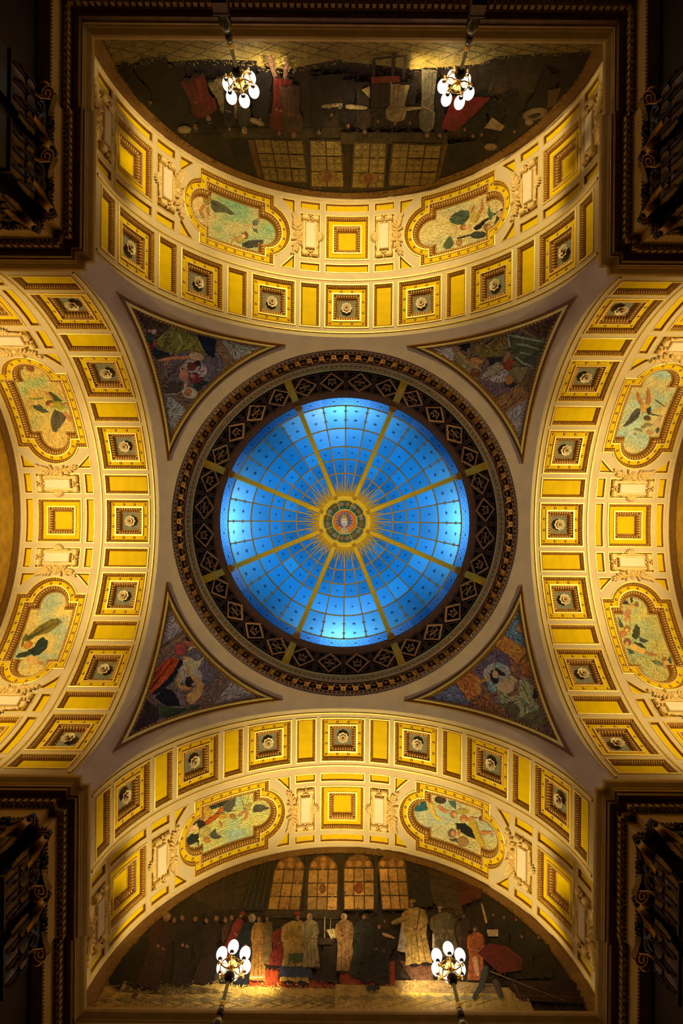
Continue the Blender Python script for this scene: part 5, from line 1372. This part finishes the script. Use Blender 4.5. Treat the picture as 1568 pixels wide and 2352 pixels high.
def scene_top(P):
    L, Rr = (220, 80, 2.7034), (790, 80, 2.6133)
    P.crop(*L)
    P.poly([(-60, -40), (1620, -40), (1620, 130), (1200, 210), (700, 170), (100, 190), (-60, 60)], (128, 98, 38), 0.15)
    for k in range(10): P.limb([(40 + 180 * k, 150), (360 + 180 * k, -10)], 6, (80, 58, 22), 5); P.limb([(-100 + 180 * k, 30), (400 + 180 * k, 150)], 6, (80, 58, 22), 5)
    P.poly([(100, 190), (700, 150), (1000, 160), (1020, 640), (500, 600), (300, 420)], (18, 12, 9)); P.poly([(750, 580), (1600, 575), (1600, 640), (800, 640)], (56, 40, 18)); P.poly([(560, 610), (760, 620), (820, 800), (700, 740)], (34, 22, 11)); P.poly([(830, 650), (940, 650), (960, 750), (860, 760)], (26, 16, 9)); P.poly([(940, 650), (985, 655), (1040, 890), (1005, 880)], (92, 56, 22))
    panes(P, ((985, 650), (1285, 652), (1312, 915), (1045, 905)), 3, 3, (128, 96, 38)); panes(P, ((1330, 652), (1525, 652), (1540, 940), (1335, 940)), 2, 3, (140, 106, 44)); P.ell(1437, 872, 66, 40, (126, 88, 34)); P.ell(1437, 872, 26, 32, (112, 56, 22))
    for f in (((150, 180), (345, 430), 100, (13, 9, 7)), ((270, 170), (490, 470), 110, (14, 9, 7)), ((380, 140), (555, 610), 120, (13, 9, 8)), ((480, 170), (620, 590), 110, (16, 10, 8)), ((990, 240), (1030, 560), 100, (18, 14, 11)), ((1060, 200), (1010, 540), 100, (20, 15, 11)), ((1370, 220), (1380, 620), 90, (16, 12, 9)), ((1470, 240), (1460, 500), 90, (15, 11, 9)), ((1540, 240), (1550, 540), 80, (22, 14, 10))): P.fig(*f, hands=False)
    P.fig((590, 250), (705, 520), 170, (72, 20, 13), hair=(120, 96, 60)); P.limb([(640, 260), (660, 420)], 50, (84, 24, 14)); P.fig((740, 260), (870, 510), 130, (96, 72, 36)); P.fig((900, 220), (925, 600), 90, (44, 34, 22), hair=(120, 92, 48)); P.limb([(960, 510), (1045, 545)], 40, (126, 96, 54)); P.fig((830, 300), (825, 590), 80, (26, 20, 14)); P.ell(550, 575, 44, 26, (130, 104, 60))
    P.limb([(1080, 110), (1100, 200), (1125, 270)], 40, (96, 62, 40)); P.limb([(1185, 130), (1180, 200), (1170, 280)], 38, (96, 62, 40)); P.fig((1160, 250), (1130, 620), 130, (78, 20, 13)); P.fig((1200, 300), (1230, 625), 130, (72, 42, 24), hair=(110, 80, 44))
    P.poly([(1320, 240), (1580, 220), (1580, 420), (1380, 420)], (24, 15, 10)); P.limb([(1400, 430), (1580, 410)], 26, (130, 100, 56))
    P.crop(*Rr)
    P.poly([(-20, -40), (1600, -40), (1600, 20), (1500, 90), (930, 120), (800, 160), (430, 190), (-20, 140)], (130, 100, 38), 0.15)
    for k in range(9): P.limb([(20 + 180 * k, 140), (360 + 180 * k, -10)], 6, (80, 58, 22), 5); P.limb([(-100 + 180 * k, 10), (400 + 180 * k, 120)], 6, (80, 58, 22), 5)
    P.poly([(800, 160), (930, 110), (1480, 80), (1380, 320), (1000, 460), (830, 450)], (40, 28, 13)); P.poly([(930, 215), (1240, 210), (1220, 330), (900, 335)], (52, 34, 16)); P.limb([(820, 450), (1080, 455)], 8, (80, 56, 26)); P.limb([(900, 240), (830, 430)], 8, (76, 54, 26))
    P.poly([(-20, 570), (620, 570), (620, 640), (-20, 640)], (54, 38, 18)); P.poly([(620, 640), (800, 620), (740, 780), (560, 850)], (32, 20, 11)); P.poly([(630, 640), (730, 645), (700, 735), (610, 730)], (24, 15, 9)); P.poly([(585, 640), (622, 640), (570, 850), (545, 860)], (96, 58, 22))
    panes(P, ((60, 632), (255, 632), (240, 905), (45, 905)), 2, 3, (142, 108, 44)); P.ell(147, 845, 66, 38, (126, 88, 34)); P.ell(147, 845, 26, 32, (116, 56, 22)); panes(P, ((295, 635), (585, 642), (545, 885), (265, 890)), 3, 3, (130, 98, 38))
    for f in (((30, 250), (20, 540), 90, (20, 14, 11)), ((110, 260), (120, 580), 90, (40, 26, 16)), ((200, 260), (200, 510), 80, (24, 16, 12)), ((400, 260), (390, 520), 80, (26, 18, 12)), ((560, 260), (570, 600), 90, (20, 14, 11)), ((690, 300), (720, 560), 70, (18, 12, 10)), ((760, 320), (770, 600), 80, (20, 14, 10)), ((830, 320), (820, 590), 70, (18, 12, 10)), ((920, 360), (880, 670), 100, (16, 11, 9)), ((1000, 330), (1020, 570), 90, (15, 10, 9)), ((1250, 200), (1110, 500), 120, (16, 11, 9))): P.fig(*f, hands=False)
    P.fig((330, 260), (300, 520), 130, (130, 100, 50)); P.limb([(300, 420), (470, 408)], 40, (128, 98, 50), 12); P.limb([(10, 400), (140, 410)], 34, (128, 98, 54)); P.poly([(105, 300), (155, 275), (155, 350)], (150, 118, 62))
    P.limb([(180, 110), (175, 230)], 26, (40, 24, 13)); P.limb([(300, 75), (290, 250)], 28, (44, 26, 14)); P.limb([(372, 85), (355, 240)], 22, (40, 24, 13)); P.limb([(180, 110), (380, 90)], 16, (40, 24, 13)); P.poly([(160, 220), (330, 215), (340, 250), (165, 262)], (112, 34, 16)); P.poly([(165, 262), (280, 258), (275, 400), (160, 400)], (38, 20, 12))
    P.fig((510, 170), (490, 600), 100, (76, 62, 36)); P.poly([(580, 530), (655, 335), (880, 345), (790, 440), (665, 555)], (84, 13, 10), 0.25); P.poly([(840, 530), (890, 465), (965, 520), (940, 548)], (126, 92, 50)); P.ell(1145, 445, 78, 38, (120, 90, 46), -15); P.ell(1145, 455, 40, 14, (40, 26, 15), -15); P.ell(1110, 495, 26, 22, (130, 96, 56))
    P.poly([(1225, 300), (1300, 285), (1270, 390), (1220, 410)], (84, 56, 30)); P.ell(880, 645, 40, 22, (120, 92, 50))
lunette('top', 'upside-down lunette mural of a dark crowd below leaded windows at the top', scene_top, 1.2)
lunette('left', 'plain ochre lunette wall at the left edge of the picture', None)
lunette('right', 'plain ochre lunette wall at the right edge of the picture', None)

# ------------------------------------------------------------------ pilasters with scrolled capitals
ZA, ZB = 13.42, 11.95       # top of abacus, foot of capital
def pil_meshes():
    d = {}
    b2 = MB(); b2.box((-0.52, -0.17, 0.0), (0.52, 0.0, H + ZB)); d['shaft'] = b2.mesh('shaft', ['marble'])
    b2 = MB(); rows = []
    for z, o in ((ZB - 0.10, 0.0), (ZB - 0.08, 0.05), (ZB - 0.02, 0.05), (ZB, 0.01)):
        rows.append([(-0.52 - o, -0.17, H + z), (-0.52 - o, o, H + z), (0.52 + o, o, H + z), (0.52 + o, -0.17, H + z)])
    b2.grid(rows); d['astragal'] = b2.mesh('astragal', ['bronze'])
    b2 = MB(); rows = []
    for z, w_, o in ((ZB, 0.50, 0.0), (ZB + 0.6, 0.50, 0.0), (ZB + 1.0, 0.54, 0.03), (ZB + 1.30, 0.60, 0.07)):
        rows.append([(-w_, -0.17, H + z), (-w_, o, H + z), (w_, o, H + z), (w_, -0.17, H + z)])
    b2.grid(rows); d['bell'] = b2.mesh('bell', ['marble'])
    b2 = MB(); pl = []
    for k in range(13):
        f = -1 + 2 * k / 12; pl.append((0.66 * f, 0.10 + 0.17 * abs(f) ** 2.2))
    pl = [(-0.72, -0.17), (-0.72, 0.22)] + pl + [(0.72, 0.22), (0.72, -0.17)]
    b2.grid([[(x * s, y * s if y > 0 else y, H + z) for x, y in pl] for z, s in ((ZA - 0.17, 0.94), (ZA - 0.12, 0.97), (ZA - 0.11, 1.0), (ZA, 1.0))])
    b2.fc([b2.vt((x * 0.94, y * 0.94 if y > 0 else y, H + ZA - 0.17)) for x, y in pl]); d['abacus'] = b2.mesh('abacus', ['bronze'])
    for i, s in enumerate((-1, 1)):
        b2 = MB(); u = Vector((s * 0.707, 0.707, 0)); v = Vector((-s * 0.707, 0.707, 0)); c = Vector((s * 0.56, 0.12, H + ZA - 0.36))
        pts = []
        for k in range(31):
            f = k / 30; a = pi / 2 - f * 3.6 * pi * 1.0; r = 0.20 * (1 - 0.82 * f)
            pts.append((c + u * (r * cos(a)) + Vector((0, 0, r * sin(a))), r))
        lead = [(Vector((s * 0.26, 0.04, H + ZB + 0.75)), 0), (Vector((s * 0.34, 0.06, H + ZB + 0.98)), 0), (Vector((s * 0.44, 0.10, H + ZB + 1.12)), 0)]
        allp = [p for p, _ in lead] + [p for p, _ in pts]
        rows = []
        for k, p in enumerate(allp):
            w_ = 0.075 - 0.03 * k / len(allp)
            dz = Vector((0, 0, 0.0))
            rows.append([p - v * w_, p - v * w_ * 0.3 + (c - p) * 0.12, p + v * w_ * 0.3 + (c - p) * 0.12, p + v * w_])
        b2.grid(rows, 0, smooth=True)
        b2.tube([p - v * 0.07 for p in allp], 0.014, 5); b2.tube([p + v * 0.07 for p in allp], 0.014, 5)
        d['volute%d' % i] = b2.mesh('volute', ['gold'])
        b2 = MB(); c2 = Vector((s * 0.16, 0.12, H + ZA - 0.38)); pts = []
        for k in range(20):
            f = k / 19; a = pi / 2 + s * f * 3.2 * pi; r = 0.10 * (1 - 0.8 * f); pts.append(c2 + Vector((r * cos(a), 0, r * sin(a))))
        b2.tube([Vector((s * 0.24, 0.05, H + ZB + 0.75))] + pts, 0.022, 5); d['helix%d' % i] = b2.mesh('helix', ['bronze'])
    b2 = MB(); c = Vector((0, 0.13, H + ZA - 0.10))
    for k in range(6):
        a = k * pi / 3; b2.dome(c + Vector((0.09 * cos(a), 0, 0.09 * sin(a))), (cos(a), 0, sin(a)), (-sin(a), 0, cos(a)), (0, 1, 0), 0.075, 0.04, 0.06, 6)
    b2.dome(c + Vector((0, 0.04, 0)), (1, 0, 0), (0, 0, 1), (0, 1, 0), 0.05, 0.05, 0.06, 8); d['fleuron'] = b2.mesh('fleuron', ['bronze'])
    def leaf(cx, z0, h, wd):
        b2 = MB(); rows = []
        for k in range(9):
            f = k / 8; z = z0 + h * min(1.0, f * 1.15) - (0.10 * h * max(0, f - 0.8) / 0.2); out = 0.02 + 0.05 * f + 0.14 * max(0, f - 0.6) ** 1.3 / 0.4 ** 0.3
            ww = wd * (0.75 + 0.45 * sin(f * pi * 0.9)) * (1.0 if f < 0.9 else 0.55) * (0.86 if k % 2 else 1.0)
            rows.append([(cx + ww * e, out - 0.035 * abs(e), H + z) for e in (-1, -0.5, 0, 0.5, 1)])
        b2.grid(rows, 0, smooth=True)
        b2.tube([(r[2][0], r[2][1] + 0.01, r[2][2]) for r in rows], 0.018, 5)
        return b2.mesh('acanthus_leaf', ['bronze'])
    k = 0
    for cx in (-0.36, 0.0, 0.36): d['acanthus_leaf%d' % k] = leaf(cx, ZB + 0.02, 0.48, 0.15); k += 1
    for cx in (-0.5, -0.18, 0.18, 0.5): d['acanthus_leaf%d' % k] = leaf(cx, ZB + 0.30, 0.60, 0.13); k += 1
    return d
PM = pil_meshes()
QN = {(-1, -1): 'upper left', (1, -1): 'upper right', (-1, 1): 'lower left', (1, 1): 'lower right'}
for (sx, sy), qn in QN.items():
    for u, where in ((7.93, 'nearest the corner of the %s pier'), (9.38, 'nearest the mural on the %s pier')):
        # faces along X, stands at X = sx*7.0
        mtx = T((sx * 7.09, sy * u, 0)) @ RZ(sx * pi / 2)
        e = thing('pilaster', 'dark pilaster with scrolled bronze capital ' + where % qn, 'pilaster', mtx)
        for part, me in PM.items(): ob(part.rstrip('0123456789'), me, e)
    mtx = T((sx * 7.93, sy * 7.09, 0)) @ RZ(0 if sy < 0 else pi)
    e = thing('pilaster', 'dark pilaster with scrolled bronze capital on the outer face of the %s pier' % qn, 'pilaster', mtx)
    for part, me in PM.items(): ob(part.rstrip('0123456789'), me, e)

# ------------------------------------------------------------------ lamp standards on the lunette cornices
def lamp_meshes():
    d = {}
    def L(name, prof, m, seg=14):
        b2 = MB(); b2.lathe(prof, seg); d[name] = b2.mesh(name, [m])
    b2 = MB(); b2.box((-0.17, -0.17, -0.30), (0.17, 0.17, 0.0)); b2.box((-0.19, -0.19, -0.02), (0.19, 0.19, 0.02)); d['bracket'] = b2.mesh('bracket', ['corndark'])
    L('vase', [(0.0, 0.02), (0.10, 0.03), (0.11, 0.12), (0.09, 0.18), (0.12, 0.24), (0.155, 0.36), (0.14, 0.50), (0.09, 0.60), (0.06, 0.64), (0.075, 0.67), (0.05, 0.70)], 'darkmetal')
    L('knop', [(0.05, 0.70), (0.08, 0.74), (0.095, 0.82), (0.08, 0.90), (0.06, 0.94), (0.07, 0.97), (0.05, 1.0)], 'darkmetal')
    L('leaf_cup', [(0.045, 1.0), (0.06, 1.04), (0.075, 1.10), (0.05, 1.12), (0.04, 1.13)], 'brass')
    b2 = MB(); rows = []
    for z, r in ((1.12, 0.045), (1.75, 0.036)):
        rows.append([((r + (0.008 if k % 2 else 0)) * cos(2 * pi * k / 16), (r + (0.008 if k % 2 else 0)) * sin(2 * pi * k / 16), z) for k in range(16)])
    b2.grid(rows, closed=True); d['stem'] = b2.mesh('stem', ['stem'])
    L('ball', [(0.0, 1.73), (0.05, 1.74), (0.11, 1.80), (0.145, 1.90), (0.14, 1.97), (0.10, 2.05), (0.05, 2.08), (0.0, 2.09)], 'darkmetal', 18)
    L('hub', [(0.06, 2.05), (0.075, 2.12), (0.11, 2.16), (0.10, 2.26), (0.13, 2.32), (0.09, 2.40), (0.05, 2.46), (0.04, 2.58), (0.0, 2.62)], 'brass')
    b2 = MB(); b2.tube([(0.30 * cos(2 * pi * k / 32), 0.30 * sin(2 * pi * k / 32), 2.20) for k in range(32)], 0.018, 6, closed=True); d['hoop'] = b2.mesh('hoop', ['brass'])
    b2 = MB(); b2.tube([(0.09, 0, 2.16), (0.18, 0, 2.11), (0.27, 0, 2.13), (0.34, 0, 2.17), (0.37, 0, 2.22)], [0.03, 0.022, 0.02, 0.022, 0.02], 6)
    b2.tube([(0.12, 0, 2.30), (0.18, 0, 2.28), (0.22, 0, 2.21), (0.28, 0, 2.19)], 0.014, 5); b2.dome((0.37, 0, 2.15), (1, 0, 0), (0, 1, 0), (0, 0, -1), 0.035, 0.035, 0.07, 7)
    d['arm'] = b2.mesh('arm', ['brass'])
    b2 = MB()
    b2.lathe([(0.03, 2.22), (0.055, 2.24), (0.07, 2.29), (0.06, 2.31)], 10); d['cup'] = b2.mesh('cup', ['darkmetal'])
    b2 = MB(); b2.lathe([(0.05, 2.29)] + [(0.145 * sin(0.35 + (pi - 0.35) * k / 10), 2.475 - 0.20 * cos(0.35 + (pi - 0.35) * k / 10)) for k in range(11)], 20); d['globe'] = b2.mesh('globe', ['globe'])
    return d
LM = lamp_meshes()
LP = {(-1, -1): 'upper left', (1, -1): 'upper right', (-1, 1): 'lower left', (1, 1): 'lower right'}
for (sx, sy), qn in LP.items():
    e = thing('lamp_standard', 'lit brass lamp standard with white globes, %s one before the %s mural' % (('left' if sx < 0 else 'right'), ('top' if sy < 0 else 'bottom')), 'lamp', T((sx * 2.96, sy * 12.02, H + 13.20)))
    for part, me in LM.items():
        if part in ('arm', 'cup', 'globe'): continue
        ob(part, me, e)
    for k in range(6):
        a = k * pi / 3 + (0.25 if sy < 0 else 0.5)
        ar = ob('arm', LM['arm'], e, RZ(a)); ob('cup', LM['cup'], ar, T((0.37, 0, 0))); ob('globe', LM['globe'], ar, T((0.37, 0, 0)))

# ------------------------------------------------------------------ unseen outer shell, added to stop void light leaking into the vaults
mb = MB(); mb.lathe([(6.46, H + 23.95), (9.0, H + 24.6), (9.0, H + 31.0), (7.5, H + 36.0), (4.5, H + 39.0), (0.0, H + 40.0)], 48)
top(ob('ceiling_outer_shell', mb.mesh('outer_shell', ['corndark'])), 'unseen outer dome shell, added round the glass dome to hold in light', 'ceiling', kind='structure')
